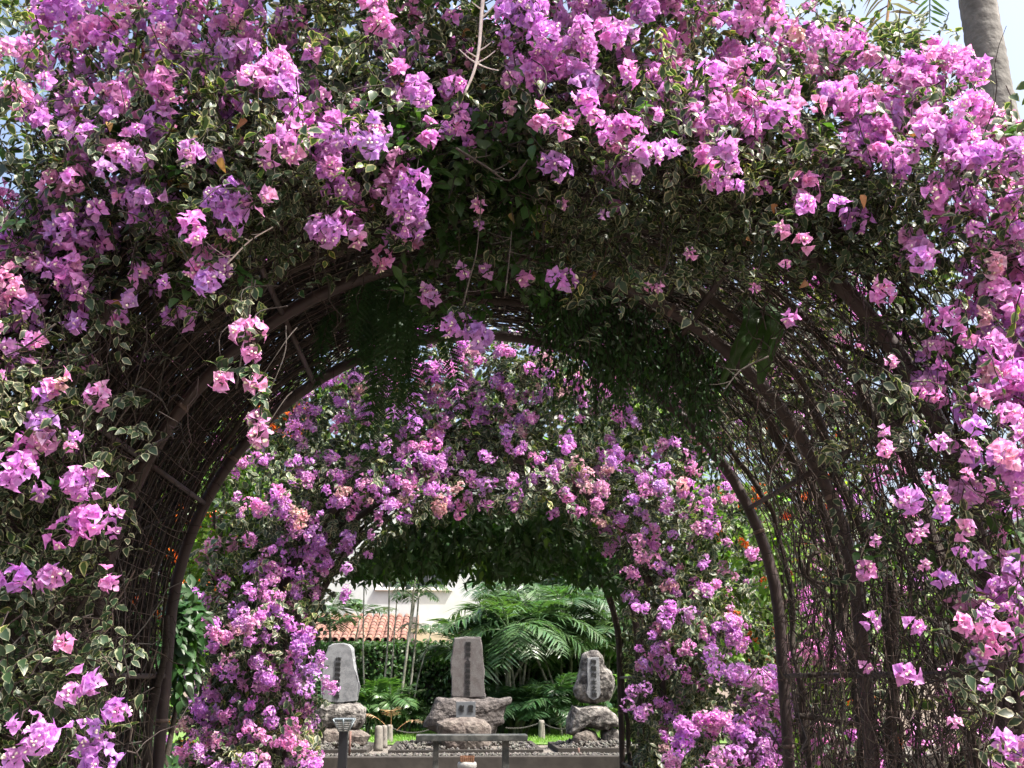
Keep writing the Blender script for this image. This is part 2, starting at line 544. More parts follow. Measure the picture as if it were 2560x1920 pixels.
def make_cluster(nf, rad, squash=0.8):
    """nf florets of three papery bracts round a ball of radius rad facing +Z; returns bract and blossom builders"""
    mb, ms, mf = MB(), MB(), MB()
    if nf == 1:
        ax = np.array([[0, 0, 1.0]]); ctr = ax * rad
    else:
        # even spread over a ball open at the back, in one to three lobes so that no two clusters are round alike
        nf = int(nf * 1.35)
        lobes = 1 if nf < 9 else (2 if nf < 24 else 3)
        off = RNG.normal(0, 1, (lobes, 3)) * np.array([.55, .55, .2]) * rad * (lobes > 1)
        sub = rad * (1.0, .82, .72)[lobes - 1]
        k = np.arange(nf)
        z = 1 - k / nf * (1.25 if nf < 12 else 1.45)
        ph = k * 2.39996 + RNG.uniform(0, 6.28)
        rr_ = np.sqrt(np.maximum(0, 1 - z * z))
        ax = nrm(np.stack([rr_ * np.cos(ph), rr_ * np.sin(ph), z], 1) + RNG.normal(0, .16, (nf, 3)))
        ctr = ax * sub * RNG.uniform(.5 if nf < 12 else .62, 1.05, (nf, 1)) * np.array([1, 1, squash]) + off[RNG.integers(0, lobes, nf)]
        ax = nrm(ax + RNG.normal(0, 0.30, (nf, 3)))
    a = nrm(np.cross(ax, rand_dirs(nf))); b = np.cross(ax, a)
    ph = RNG.uniform(0, 2 * PI, nf)
    ft = tints(nf, 0.86, 1.14, 0.05)
    size = RNG.uniform(0.82, 1.12, nf)
    for k in range(3):
        th = ph + k * 2 * PI / 3 + RNG.normal(0, 0.12, nf)
        rad_d = a * np.cos(th)[:, None] + b * np.sin(th)[:, None]
        el = RNG.uniform(0.30, 1.0, nf)[:, None]
        d = rad_d * np.cos(el) + ax * np.sin(el)
        nv = ax * np.cos(el) - rad_d * np.sin(el)
        args = (ctr + rad_d * 0.003, d, nv, 0.031 * size, 0.028 * size, ft * RNG.uniform(0.93, 1.07, (nf, 1)), RNG.uniform(-0.9, 0.35, nf))
        bracts(mb, *args)
        bracts_fine(mf, *args)
    ped = np.stack([np.repeat(np.array([[0, 0, -rad * .5]]), nf, 0), ctr * .55, ctr], 1)
    tubes(mf, ped, np.full(nf, .0011), 3, tint=np.tile([[.45, .8, .35]], (nf, 1)))
    # small cream tubes with a flared mouth
    for q in range(nf):
        if RNG.random() < 0.70:
            continue
        for k in range(RNG.integers(1, 4)):
            th = RNG.uniform(0, 2 * PI)
            base = ctr[q]
            rd = a[q] * math.cos(th) + b[q] * math.sin(th)
            tip = base + ax[q] * 0.019 + rd * 0.008
            rr = 0.0046
            ring = [tip + (a[q] * math.cos(t) + b[q] * math.sin(t)) * rr for t in np.arange(5) * 2 * PI / 5]
            v = np.array([tip + ax[q] * 0.0015] + ring + [base])
            f = [[0, 1 + i, 1 + (i + 1) % 5] for i in range(5)] + [[6, 1 + (i + 1) % 5, 1 + i] for i in range(5)]
            ms.add(v, f)
    if ms.n == 0:
        ms.add([[0, 0, 0], [.002, 0, 0], [0, .002, 0]], [[0, 1, 2]])
    return mb, ms, mf


CL_SIZES = [(4, .018), (4, .022), (5, .027), (7, .032), (9, .038), (11, .043), (13, .049), (16, .055), (19, .061), (23, .068), (27, .075), (32, .083), (38, .091), (44, .10), (52, .11)]
CLUSTERS = []
for nf, r in CL_SIZES:
    mb, ms, mf = make_cluster(nf, r)
    v, f, c = mb.arrays()
    CLUSTERS.append(dict(mesh=mf.mesh('flower_cluster', M['bract']), bl=ms.mesh('blossoms', M['blossom']), arr=(v, f, c), barr=ms.arrays(), rad=r + 0.026))


def pick_cluster(rad):
    i = int(np.argmin([abs(c['rad'] - rad) for c in CLUSTERS]))
    return max(0, min(len(CLUSTERS) - 1, i + random.choice((-1, 0, 0, 1))))


TONES = {'v': (0.70, 0.375, 0.76), 'm': (0.73, 0.355, 0.70), 'p': (0.75, 0.39, 0.64), 'f': (0.64, 0.43, 0.43), 'o': (0.80, 0.20, 0.03)}


def tone(k):
    c = np.array(TONES[k])
    return np.clip(c * random.uniform(0.85, 1.1) * np.array([1 + random.gauss(0, .03), 1 + random.gauss(0, .07), 1 + random.gauss(0, .04)]), 0, .95)


def basis_for(d):
    """rotation whose +Z is d with random roll"""
    d = Vector(d).normalized()
    q = d.to_track_quat('Z', 'Y').to_matrix()
    return q @ Matrix.Rotation(random.uniform(0, 2 * PI), 3, 'Z')


def put_flowers(items, parent, n_parts, order_key, fs=1.0):
    """items: (P, dir, radius, tone). The n_parts largest in view become parts of their own, the rest one part of kind stuff"""
    items = sorted(items, key=order_key)
    mb, ms = MB(), MB()
    for i, (P, d, rad, tn) in enumerate(items):
        k = pick_cluster(rad / fs)
        cl = CLUSTERS[k]
        s = fs * max(0.62, min(1.08, rad / fs / cl['rad']))
        R3 = basis_for(d)
        col = tone(tn)
        if i < n_parts:
            Mx = Matrix.Translation(Vector(P)) @ R3.to_4x4() @ Matrix.Scale(s, 4)
            o = link('flower_cluster', cl['mesh'], parent, Mx)
            o.color = (*col, 1)
            b = link('blossoms', cl['bl'], o)
        else:
            Rm = np.array(R3) * s
            v, f, c = cl['arr']
            c = c.copy(); c[:, :3] *= col
            mb.add(v @ Rm.T + np.array(P), f, c)
            v, f, c = cl['barr']
            ms.add(v @ Rm.T + np.array(P), f, c)
    if mb.n:
        o = mb.build('flower_mass', M['bract'], parent, kind='stuff')
        ms.build('blossoms', M['blossom'], o, kind='stuff')


# sampling the photograph's 100 px cells ---------------------------------------
def widen(rows, side=4, top=3):
    """the cover goes on beyond the picture's edges as it is at them"""
    rows = [r[0] * side + r + r[-1] * side for r in rows]
    return [rows[0]] * top + rows


def within_cover(px, P):
    q = np.where(P[:, 2] > WALL, np.hypot(P[:, 0] - CX, P[:, 2] - WALL), np.abs(P[:, 0] - CX)) - RAD
    lim = np.where(P[:, 2] > WALL, .5 + .5 * np.clip((P[:, 2] - WALL) / 1.5, 0, 1), .5)
    out = (px[:, 0] < -20) | (px[:, 0] > 2232) | (px[:, 1] < -20)
    return ~out | ((q < lim) & (RNG.random(len(px)) < .8))


def sample_cells(rows, per_unit, jitter=26, r0=0, c0=0):
    out = []
    for r, row in enumerate(rows):
        for c, ch in enumerate(row):
            n = RNG.poisson(int(ch) * per_unit)
            for _ in range(n):
                out.append(((c + c0) * 100 + RNG.uniform(0, 100) + RNG.normal(0, jitter), (r + r0) * 100 + RNG.uniform(0, 100) + RNG.normal(0, jitter)))
    return np.array(out).reshape(-1, 2)


def inside(poly, pts):
    x, y = pts[:, 0], pts[:, 1]
    res = np.zeros(len(pts), bool)
    j = len(poly) - 1
    for i in range(len(poly)):
        xi, yi = poly[i]; xj, yj = poly[j]
        cond = ((yi > y) != (yj > y)) & (x < (xj - xi) * (y - yi) / (yj - yi + 1e-9) + xi)
        res ^= cond
        j = i
    return res


def sample_poly(poly, n):
    p = np.array(poly, float)
    lo, hi = p.min(0), p.max(0)
    out = np.zeros((0, 2))
    while len(out) < n:
        q = RNG.uniform(lo, hi, (n * 2, 2))
        out = np.vstack([out, q[inside(poly, q)]])
    return out[:n]


# sprays: a short drooping twig with alternate leaves ---------------------------
def sprays(leaf_mb, twig_mb, P, d, length, k=7, leaf_len=(0.030, 0.060), wid=0.64, tlo=.75, thi=1.3, twig_r=0.0022, face=None, droop=0.3, store=None, tint=None):
    n = len(P)
    if n == 0:
        return
    d = nrm(d)
    length = np.broadcast_to(np.asarray(length, float), (n,))
    u = np.linspace(0, 1, 5)
    sag = np.array([0, 0, -1.0])
    path = P[:, None] + d[:, None] * ((u - 1)[None, :, None] * length[:, None, None]) + sag * (0.35 * (u ** 2 - 1)[None, :, None] * length[:, None, None])
    path[:, 1:-1] += RNG.normal(0, 0.006, (n, 3, 3))
    if twig_mb is not None:
        tubes(twig_mb, path, np.linspace(twig_r * 1.4, twig_r * 0.6, 5)[None].repeat(n, 0), 3, tint=tints(n, .6, 1.4, .1))
    base_t = tints(n, tlo, thi, .07) if tint is None else tint
    if tint is None:
        base_t = np.where(RNG.random((n, 1)) < .05, base_t * np.array([[2.3, 2.0, 1.1]]), base_t)
    side0 = nrm(np.cross(d, rand_dirs(n) * 0.5 + np.array([0, -0.3, 1.0])))
    up0 = nrm(np.cross(side0, d))
    for j in range(k):
        t = 0.22 + 0.78 * j / max(k - 1, 1)
        i0 = min(int(t * 4), 3); fr = t * 4 - i0
        B = path[:, i0] * (1 - fr) + path[:, i0 + 1] * fr
        sgn = 1 if j % 2 else -1
        ang = RNG.uniform(0.5, 1.25, n) * sgn if j < k - 1 else RNG.normal(0, .3, n)
        dd = d * np.cos(ang)[:, None] + side0 * np.sin(ang)[:, None] + RNG.normal(0, 0.28, (n, 3)) + sag * 0.25
        f0 = face if face is not None else np.array([0.1, -0.55, 0.75])
        nv = up0 * 0.6 + f0 * 0.8 + RNG.normal(0, 0.38, (n, 3))
        L = RNG.uniform(*leaf_len, n) * (0.75 if j >= k - 2 else 1.0)
        tt = base_t * RNG.uniform(0.85, 1.15, (n, 1))
        if store is not None:
            store.append((B, dd, nv, L, L * wid, tt))
        else:
            blades(leaf_mb, B, dd, nv, L, L * RNG.uniform(wid * .85, wid * 1.15, n), tt, droop=RNG.uniform(-.05, droop * 2, n), fold=0.3)


# ------------------------------------------------------------------ the arched tunnel frame
CX, RAD, WALL = 0.19, 2.0, 1.95
LPROF = 2 * WALL + PI * RAD


def prof(t, q=0.0):
    """point on the arch profile at arc length t (0 = left foot), q metres outside it; returns x, z arrays"""
    t = np.asarray(t, float); q = np.asarray(q, float) + 0 * t
    th = np.clip((t - WALL) / RAD, 0, PI)
    x = CX - (RAD + q) * np.cos(th)
    z = WALL + (RAD + q) * np.sin(th)
    z = np.where(t < WALL, t, np.where(t > WALL + PI * RAD, LPROF - t, z))
    return x, z


def hoop_pts(D, q=0.0, n=56, t0=0.0, t1=LPROF):
    t = np.linspace(t0, t1, n)
    x, z = prof(t, q)
    return np.stack([x, np.full(n, D), z], 1)


def build_frame(name, label, ds, group, wires):
    root = thing(name, label, 'arbour', group)
    for D in ds:
        h = tube1('hoop', hoop_pts(D), 0.037, M['pipe'], root, 14)
        for tb in (1.35, 3.1, 4.6, 6.2, 7.6, 9.0):          # strap rings where the braces meet the hoop
            p = hoop_pts(D, 0, 2, tb - .012, tb + .012)
            tube1('clamp', p, 0.041, M['wire'], h, 14)
    for a, b in zip(ds[:-1], ds[1:]):
        for tb in (0.55, 1.62, 2.75, 3.85, 5.09, 6.33, 7.43, 8.56, 9.6):
            x, z = prof(tb, 0.0)
            tube1('brace', [(x, a + .03, z), (x, b - .03, z)], 0.016, M['pipe'], root, 8)
    if wires:
        mb = MB()
        d0, d1 = ds[0], ds[-1]
        dd = np.arange(d0 + .1, d1, 0.105)
        paths = np.stack([hoop_pts(D, 0.02, 42) for D in dd]) + RNG.normal(0, .004, (len(dd), 42, 3))
        tubes(mb, paths, np.full(len(dd), .0022), 3)
        tt = np.arange(.1, LPROF, 0.125)
        x, z = prof(tt, .026)
        u = np.linspace(d0, d1, 8)
        pp = np.stack([np.repeat(x[:, None], 8, 1), np.repeat(u[None], len(x), 0), np.repeat(z[:, None], 8, 1)], -1)
        pp[:, 1:-1] += RNG.normal(0, .006, pp[:, 1:-1].shape)
        tubes(mb, pp, np.full(len(x), .0022), 3)
        mb.build('wire_mesh', M['wire'], root, kind='stuff')
    return root


# ------------------------------------------------------------------ the ground
def sheet(name, x0, x1, y0, y1, z, mat, nx=2, ny=2, label=None, rough=0.0):
    xs = np.linspace(x0, x1, nx); ys = np.linspace(y0, y1, ny)
    X, Y = np.meshgrid(xs, ys)
    Z = np.full_like(X, z) + RNG.normal(0, rough, X.shape) if rough else np.full_like(X, z)
    v = np.stack([X, Y, Z], -1).reshape(-1, 3)
    idx = np.arange(nx * ny).reshape(ny, nx)
    a, b, c, d = idx[:-1, :-1].ravel(), idx[:-1, 1:].ravel(), idx[1:, 1:].ravel(), idx[1:, :-1].ravel()
    mb = MB(); mb.add(v, np.concatenate([np.stack([a, b, c], 1), np.stack([a, c, d], 1)]))
    return structure(mb.build(name, mat), label)


sheet('ground', -400, 400, -100, 700, 0.0, M['soil'], label='bare garden soil under the whole garden')
sheet('path', CX - 1.55, CX + 1.55, -6, 20.36, 0.004, M['paving'], label='paved path running through the flower tunnels')

# raised terrace of the memorial garden
TER = 0.23
TY = 20.4
structure(bevel_box('terrace', (-9, TY, -0.2), (10, 60, TER - 0.02), M['gravel'], bev=0.005), 'raised gravel terrace carrying the memorial stones')
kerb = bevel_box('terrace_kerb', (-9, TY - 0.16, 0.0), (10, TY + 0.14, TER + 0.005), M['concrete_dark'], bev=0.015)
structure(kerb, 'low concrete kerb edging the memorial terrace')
sheet('lawn', -9, 10, 24.05, 34.0, TER + 0.012, M['lawn'], 40, 20, 'sunny strip of lawn behind the memorial stones', 0.01)

# ------------------------------------------------------------------ tunnels
S = 1.40
NEAR = [4.2, 5.6, 7.0]
FAR = [11.05, 12.45, 13.85]
near_frame = build_frame('garden_arbour', 'near brown pipe tunnel frame of three tall hoops, camera side', NEAR, 'pipe frames of the flower tunnels', True)
far_frame = build_frame('garden_arbour', 'farther brown pipe tunnel frame in front of the memorial stones', FAR, 'pipe frames of the flower tunnels', False)

near_vine = thing('bougainvillea', 'big purple bougainvillea with cream edged leaves covering the near tunnel', 'climbing plant', 'bougainvilleas grown over the tunnels')
far_vine = thing('bougainvillea', 'purple bougainvillea covering the farther tunnel before the memorial stones', 'climbing plant', 'bougainvilleas grown over the tunnels')


def twig_mat(D0, D1, n, parent, qr=(0.04, 0.35), wall_w=1.0):
    """brown twigs matted on the outside of the frame, running mostly round the arch"""
    mb = MB()
    t0 = RNG.uniform(0, LPROF, n)
    q = qr[0] + (qr[1] - qr[0]) * RNG.random(n) ** 1.5
    D = RNG.uniform(D0, D1, n)
    keep = np.ones(n, bool)
    right = t0 > WALL + RAD * 2.2
    keep &= ~(right & (RNG.random(n) > 0.27))
    if wall_w < 1:
        keep &= ~((t0 < 1.75) & (D > 5.5) & (RNG.random(n) > .22))
    t0, q, D = t0[keep], q[keep], D[keep]
    n = len(t0)
    ln = RNG.uniform(0.35, 1.2, n) * RNG.choice([-1, 1], n)
    slope = RNG.normal(0, 0.5, n) + np.where(RNG.random(n) < .35, RNG.normal(0, 1.6, n), 0)
    k = 7
    u = np.linspace(0, 1, k)
    wob = np.cumsum(RNG.normal(0, 0.028, (n, k)), 1)
    wob2 = np.cumsum(RNG.normal(0, 0.045, (n, k)), 1)
    T = np.clip(t0[:, None] + ln[:, None] * u, 0.0, LPROF)
    Q = np.clip(q[:, None] + wob, 0.03, 1.0)
    x, z = prof(T, Q)
    x = np.where(T < WALL, CX - RAD - Q, np.where(T > WALL + PI * RAD, CX + RAD + Q, x))
    Y = np.clip(D[:, None] + ln[:, None] * slope[:, None] * u + wob2, D0 - .1, D1 + .1)
    r = RNG.choice([0.002, 0.0035, 0.006, 0.010], n, p=[.30, .40, .23, .07])
    tubes(mb, np.stack([x, Y, z], -1), r[:, None] * np.linspace(1.2, .7, k)[None], 3, tint=tints(n, .55, 1.5, .08))
    # short crooked side twigs
    m = int(n * .8)
    t1 = RNG.uniform(1.6 if wall_w < 1 else 0, LPROF, m); q1 = RNG.uniform(.03, qr[1], m)
    ok_ = ~((t1 > WALL + RAD * 2.2) & (RNG.random(m) > .4))
    t1, q1 = t1[ok_], q1[ok_]
    m = len(t1)
    x, z = prof(t1, q1)
    P = np.stack([x, RNG.uniform(D0, D1, m), z], 1)
    st = np.cumsum(np.concatenate([np.zeros((m, 1, 3)), rand_dirs(m)[:, None] * .05 + RNG.normal(0, .03, (m, 5, 3))], 1), 1)
    tubes(mb, P[:, None] + st, np.full(m, .002), 3, tint=tints(m, .6, 1.7, .08))
    return mb.build('twig_mat', M['twig'], parent, kind='stuff')


twig_mat(4.15, 7.05, 9000, near_vine, wall_w=.5)
twig_mat(11.0, 13.9, 3500, far_vine)


# thick woody stems climbing beside the hoops
def stem(parent, D, tlist, q, r0, r1, wob=0.09, name='stem', ydrift=0.0):
    t = np.linspace(tlist[0], tlist[1], 26)
    x, z = prof(t, 0)
    T = t
    th = np.clip((T - WALL) / RAD, 0, PI)
    qq = q + np.cumsum(RNG.normal(0, wob * .3, 26)) * .6
    qq = np.clip(qq, -.02, .5)
    x = CX - (RAD + qq) * np.cos(th)
    y = D + np.cumsum(RNG.normal(0, wob * .5, 26)) + ydrift * np.linspace(0, 1, 26)
    p = np.stack([x, y, z], 1)
    p, r = smooth_path(p, np.linspace(r0, r1, 26) * .72 * (1 + RNG.normal(0, .13, 26)), 3)
    return tube1(name, p, r, M['stem'], parent, 10)


for D, a, b, q, r0, r1, yd in [(4.45, 0, 5.2, .10, .055, .03, .3), (5.1, 0, 6.0, .12, .06, .03, -.1),
                               (6.2, 0, 5.4, .12, .055, .03, -.2), (6.75, 0, 4.0, .02, .035, .02, .05),
                               (4.6, LPROF, 5.4, .14, .05, .025, .4), (5.35, LPROF, 5.9, .12, .055, .03, -.2), (5.75, LPROF, 6.2, .05, .05, .03, .2),
                               (6.85, LPROF, 7.0, .02, .035, .02, -.1)]:
    stem(near_vine, D, (a, b), q, r0, r1, ydrift=yd)
for D, a, b, q, r0, r1, yd in [(11.3, 0, 5.0, .1, .05, .03, .2), (12.0, 0, 5.0, .08, .05, .03, .2), (13.2, 0, 4.5, .05, .04, .03, .1), (13.7, 0, 4.0, -.02, .04, .03, 0),
                               (11.4, LPROF, 5.6, .1, .05, .03, .2), (12.4, LPROF, 5.8, .08, .05, .03, .1), (13.5, LPROF, 5.6, -.02, .045, .03, 0)]:
    stem(far_vine, D, (a, b), q, r0, r1, ydrift=yd)

# side branches seen against the light in the tunnel walls: points of the picture at their depth
for pts, D, r in [([(1975, 1225), (1985, 1250), (2060, 1265), (2105, 1230), (2140, 1215)], 6.3, .016), ([(1985, 1250), (1990, 1205), (2020, 1190), (2095, 1165)], 6.3, .013),
                  ([(1985, 1250), (2040, 1295), (2075, 1330), (2120, 1340)], 6.3, .015), ([(1985, 1460), (2040, 1450), (2095, 1440), (2140, 1430)], 6.2, .014),
                  ([(1960, 1545), (2060, 1560), (2150, 1575), (2212, 1600)], 6.0, .016)]:
    tube1('branch', [at(x * .87 if x > 2212 else x - 240, y, D) for x, y in pts], np.linspace(r, r * .6, len(pts)), M['stem'], near_vine, 8, res=4)
for pts, D, r in [([(316, 1659), (322, 1560), (338, 1480), (318, 1430), (305, 1340)], 6.8, .032), ([(338, 1485), (350, 1445), (358, 1400), (360, 1330)], 6.75, .024)]:
    tube1('branch', [at(x, y, D) for x, y in pts], np.linspace(r, r * .7, len(pts)), M['stem'], near_vine, 10, res=5)

# ---- near foliage: density read per 100 px cell of the picture, standing on the front face of the tunnel cover
NEAR_LEAF = ["3344545555544544443310", "3455545666645544443331", "3466676667766565554332", "4667887657766576766543", "4667865446666667777764", "4545532124555555556764", "3322310002222210000122", "4410000000000000000012", "6610000000000000001112", "6610000000000000001112", "4410000000000000001112", "4410000000000000001112", "3300000000000000001112", "3200000000000000000001", "3410000000000000000001", "4400000000000000000001", "4300000000000000000001"]
NEAR_FLOWER = ["5865353222377566642342", "6765574132175665677785", "6654314221233646647779", "5564321331010213342267", "7653120120000000121026", "7754100000000000000126", "8743100000000000000016", "5310000000000000000016", "1100000000000000000015", "1100000000000000000015", "0000000000000000000003", "0000000000000000000002", "0000000000000000000002", "0000000000000000000002", "0000000000000000000001", "0000000000000000000001", "0000000000000000000002"]
SKY_R = [(1790, -400), (1806, 20), (1830, 48), (1900, 62), (1960, 48), (2040, 62), (2100, 72), (2140, 120), (2155, 200), (2195, 250), (2260, 300), (2900, 420), (2900, -400)]
SKY_L = [(-500, -400), (30, -400), (28, 60), (10, 160), (-10, 215), (25, 270), (48, 330), (40, 400), (-20, 480), (-500, 560)]


def clear_sky(px, margin=0):
    return ~(inside(SKY_R, px) | inside(SKY_L, px))


def near_depth(px, spread=0.75):
    """how far the front face of the cover stands where the picture shows it"""
    n = len(px)
    base = 3.55 + 0.12 * np.sin(px[:, 0] * .008) + 0.10 * np.sin(px[:, 1] * .011 + 1)
    # the hanging curtain under the crown of the arch stands a little farther in
    hang = np.clip(1 - np.abs(px[:, 0] - 1080) / 650, 0, 1) * np.clip((px[:, 1] - 250) / 300, 0, 1)
    return base + hang * 0.55 + RNG.random(n) ** 1.3 * spread


lmb, tmb, gmb = MB(), MB(), MB()
px = sample_cells(widen(NEAR_LEAF), 5.2, r0=-3, c0=-4)
px = px[clear_sky(px)]
P = ats(px, near_depth(px))
ok_ = within_cover(px, P)
px, P = px[ok_], P[ok_]
d = nrm(RNG.normal(0, .75, (len(P), 3)) + np.array([0, -.55, -.25]))
# the outermost sprays of the cover become single leaves, the others one foliage part
order = np.argsort(P[:, 1] + 9 * ((px[:, 0] < 20) | (px[:, 0] > 2190) | (px[:, 1] < 20)))
P, d, px = P[order], d[order], px[order]
plain = RNG.random(len(P)) < np.where((np.abs(px[:, 0] - 1010) < 170) & (px[:, 1] > 250), .75, .03)
store = []
first = np.zeros(len(P), bool); first[:60] = True
sprays(None, tmb, P[first], d[first], RNG.uniform(.12, .2, 60), k=5, store=store)
sel = ~first & ~plain
sprays(lmb, tmb, P[sel], d[sel], RNG.uniform(.12, .25, sel.sum()), k=8)
sel = ~first & plain
sprays(gmb, tmb, P[sel], d[sel], RNG.uniform(.12, .25, sel.sum()), k=7, leaf_len=(.045, .08))
lmb.build('foliage', M['leaf_var'], near_vine, kind='stuff')
tmb.build('twigs', M['twig'], near_vine, kind='stuff')

FRONT_TWIG = ["0" * 22] * 3 + ["1112222222222222222111"] * 2 + ["1111111111111111123322"] + ["2211000000000000123332"] * 4 + ["3310000000000000023333"] * 4 + ["4420000000000000023333"] * 3
px = sample_cells(FRONT_TWIG, 7.0)
px = px[clear_sky(px)]
P = ats(px, near_depth(px, 0.9) + .1)
m = len(P)
st = np.cumsum(np.concatenate([np.zeros((m, 1, 3)), (rand_dirs(m) * np.array([.6, .6, 1.2]))[:, None] * .055 + RNG.normal(0, .022, (m, 6, 3))], 1), 1)
tmb = MB()
tubes(tmb, P[:, None] + st, RNG.choice([.0015, .0022, .0032], m)[:, None] * np.linspace(1.2, .6, 7)[None], 3, tint=tints(m, .7, 2.2, .07))
tmb.build('front_twigs', M['twig'], near_vine, kind='stuff')

LEAF_MESH = []
for k in range(6):
    mb = MB()
    blades(mb, np.zeros((1, 3)), np.array([[1.0, 0, 0]]), np.array([[0, 0, 1.0]]), 1.0, RNG.uniform(.55, .72), tints(1, .9, 1.15, .05), droop=RNG.uniform(0, .5), fold=RNG.uniform(.15, .45))
    LEAF_MESH.append(mb.mesh('leaf', M['leaf_var']))


def leaf_objects(store, parent, limit=300):
    n = 0
    for B, dd, nv, L, W, tt in store:
        for i in range(len(B)):
            if n >= limit:
                return
            x = Vector(dd[i]).normalized(); s = x.cross(Vector(nv[i])).normalized(); z = s.cross(x)
            m = Matrix((x, -s, z)).transposed().to_4x4()
            link('leaf', random.choice(LEAF_MESH), parent, Matrix.Translation(Vector(B[i])) @ m @ Matrix.Scale(float(L[i]), 4))
            n += 1


leaf_objects(store, near_vine)

# body of the cover behind the front face: round the whole tunnel
n = 22000
t = RNG.uniform(0, LPROF, n)
th = np.clip((t - WALL) / RAD, 0, PI)
thick = 0.42 + 0.62 * np.sin(th) ** 0.8
q = 0.12 + RNG.random(n) * thick
D = RNG.uniform(3.95, 7.25, n)
keep = RNG.random(n) < np.where(np.sin(th) > .4, np.where((t < 4.0) | (t > LPROF - 3.6), .6, 1.0), np.where(t > LPROF / 2, .10, .22))
t, q, D, th = t[keep], q[keep], D[keep], th[keep]
x, z = prof(t, q)
x = np.where(t < WALL, CX - RAD - q, np.where(t > WALL + PI * RAD, CX + RAD + q, x))
P = np.stack([x, D, z], 1)
lmb = MB()
blades(lmb, P, rand_dirs(len(P)) + np.array([0, 0, -.4]), rand_dirs(len(P)) + np.array([0, 0, .6]), RNG.uniform(.08, .13, len(P)), RNG.uniform(.055, .085, len(P)), tints(len(P), .7, 1.2, .08))
lmb.build('cover_foliage', M['leaf_var'], near_vine, kind='stuff')
gmb.build('green_foliage', M['leaf_green'], near_vine, kind='stuff')

# flowers of the near tunnel
EXPL = """725 485 120 v,850 460 140 v,775 515 60 p,840 550 75 p,885 200 90 v,740 300 60 v,800 290 115 v,925 295 80 m,900 370 85 v,805 35 115 m,985 180 62 m,1035 445 48 p,1036 487 34 v,
1165 262 80 p,1215 275 70 p,1200 355 92 v,1380 345 95 v,1215 440 36 p,1305 465 32 v,1565 340 105 v,1740 440 72 v,1810 445 62 v,1690 500 50 p,1735 525 62 p,1630 620 36 p,1710 685 56 p,1900 650 85 p,
1975 555 88 v,1495 550 42 p,1402 620 30 p,1425 620 30 p,1000 585 50 m,1050 585 50 m,1135 600 52 p,1210 625 82 v,925 655 70 v,1010 715 112 v,985 705 70 v,530 700 90 p,485 822 74 p,545 765 66 p,555 830 66 p,
555 905 72 p,560 945 82 p,430 600 90 v,355 610 44 v,390 490 92 m,500 510 30 p,580 430 72 p,430 320 85 m,640 335 60 p,1695 570 30 p,1545 400 50 v,
1980 1095 105 v,2035 1110 60 v,1870 1230 76 p,1880 1340 62 v,1975 1350 64 v,2080 1350 84 p,2030 1250 62 v,1960 1460 84 v,2165 1600 78 v,2110 1210 60 v,2125 1330 50 v,1990 1140 50 p,1915 965 46 p,1925 780 40 p,
35 1020 125 v,190 1040 125 v,245 1110 56 v,160 1145 135 m,30 1230 95 v,95 1235 95 m,240 1255 78 p,140 1390 62 p,200 1470 92 v,150 1500 72 v,240 1520 84 v,60 1590 115 v,110 1570 92 v,190 1620 135 v,30 1640 80 v,
2028 956 52 v,2104 921 62 v,1987 847 28 p,2022 854 28 p,1908 930 26 p,1914 974 42 p,2007 1035 30 p,2031 1059 26 v,2034 1076 26 p,2087 1024 42 p,2136 1047 26 p,2081 1143 72 p,2075 1190 36 v,1975 1158 52 p,1890 1170 38 p,2049 1252 52 v,1996 1222 28 p,2183 1220 54 v,2151 1263 28 v,2136 1313 42 v,2171 959 92 p,2120 860 60 p,1870 1440 30 p,2130 1480 44 v,2060 1560 40 p,
165 945 34 v,150 965 36 p,135 830 42 f,245 1150 44 m,90 1060 60 v,1110 30 110 v,1180 60 130 v,1230 110 140 m,1150 130 120 m,1300 90 100 m,1335 75 60 v,1560 150 90 v,1555 220 90 v,1840 220 110 m,1670 245 100 m,1800 200 70 v"""
items = []
for s_ in EXPL.replace('\n', '').split(','):
    x, y, dm, tn = s_.split()
    x, y, dm = float(x), float(y), float(dm)
    D = float(near_depth(np.array([[x, y]]), 0.0)[0]) - random.uniform(.05, .22)
    items.append((at(x, y, D), (random.gauss(0, .3), -1, random.gauss(-.05, .3)), dm / 2 / px_per_m(D) * (.92 if y > 990 else 1.04), tn))
hang_leaf, hang_twig = MB(), MB()
for (P_, d_, rad_, tn_) in items:
    # clusters hanging free under the arch: their stem comes down from the cover, leaves just above the flowers
    v_ = np.array(P_)
    if not (-1.25 < v_[0] < 1.25 and 2.2 < v_[2] < 3.7):
        continue
    top = v_ + np.array([random.uniform(-.15, .15), random.uniform(.1, .3), random.uniform(.2, .42)])
    mid = (v_ + top) / 2 + np.array([random.choice((-1, 1)) * random.uniform(.03, .07), -.06, .03])
    pth, rr_ = smooth_path(np.array([top, mid, v_]), np.array([.0026, .0022, .0016]), 5)
    tubes(hang_twig, pth[None], rr_[None], 4)
    k_ = 3
    Pb = np.repeat(v_[None], k_, 0) + np.array([0, 0, rad_ * .9]) + RNG.normal(0, .02, (k_, 3))
    sprays(hang_leaf, hang_twig, Pb, RNG.normal(0, .6, (k_, 3)) + np.array([0, -.4, .3]), RNG.uniform(.05, .09, k_), k=4, leaf_len=(.035, .06))
hang_leaf.build('hanging_foliage', M['leaf_var'], near_vine, kind='stuff')
hang_twig.build('hanging_twigs', M['twig'], near_vine, kind='stuff')
px = sample_cells(widen(NEAR_FLOWER), 1.45, r0=-3, c0=-4)
px = px[clear_sky(px) & clear_sky(px + np.array([-38, 0])) & clear_sky(px + np.array([30, -34]))]
D = near_depth(px, 0.5) - 0.02
ok_ = within_cover(px, ats(px, D))
px, D = px[ok_], D[ok_]
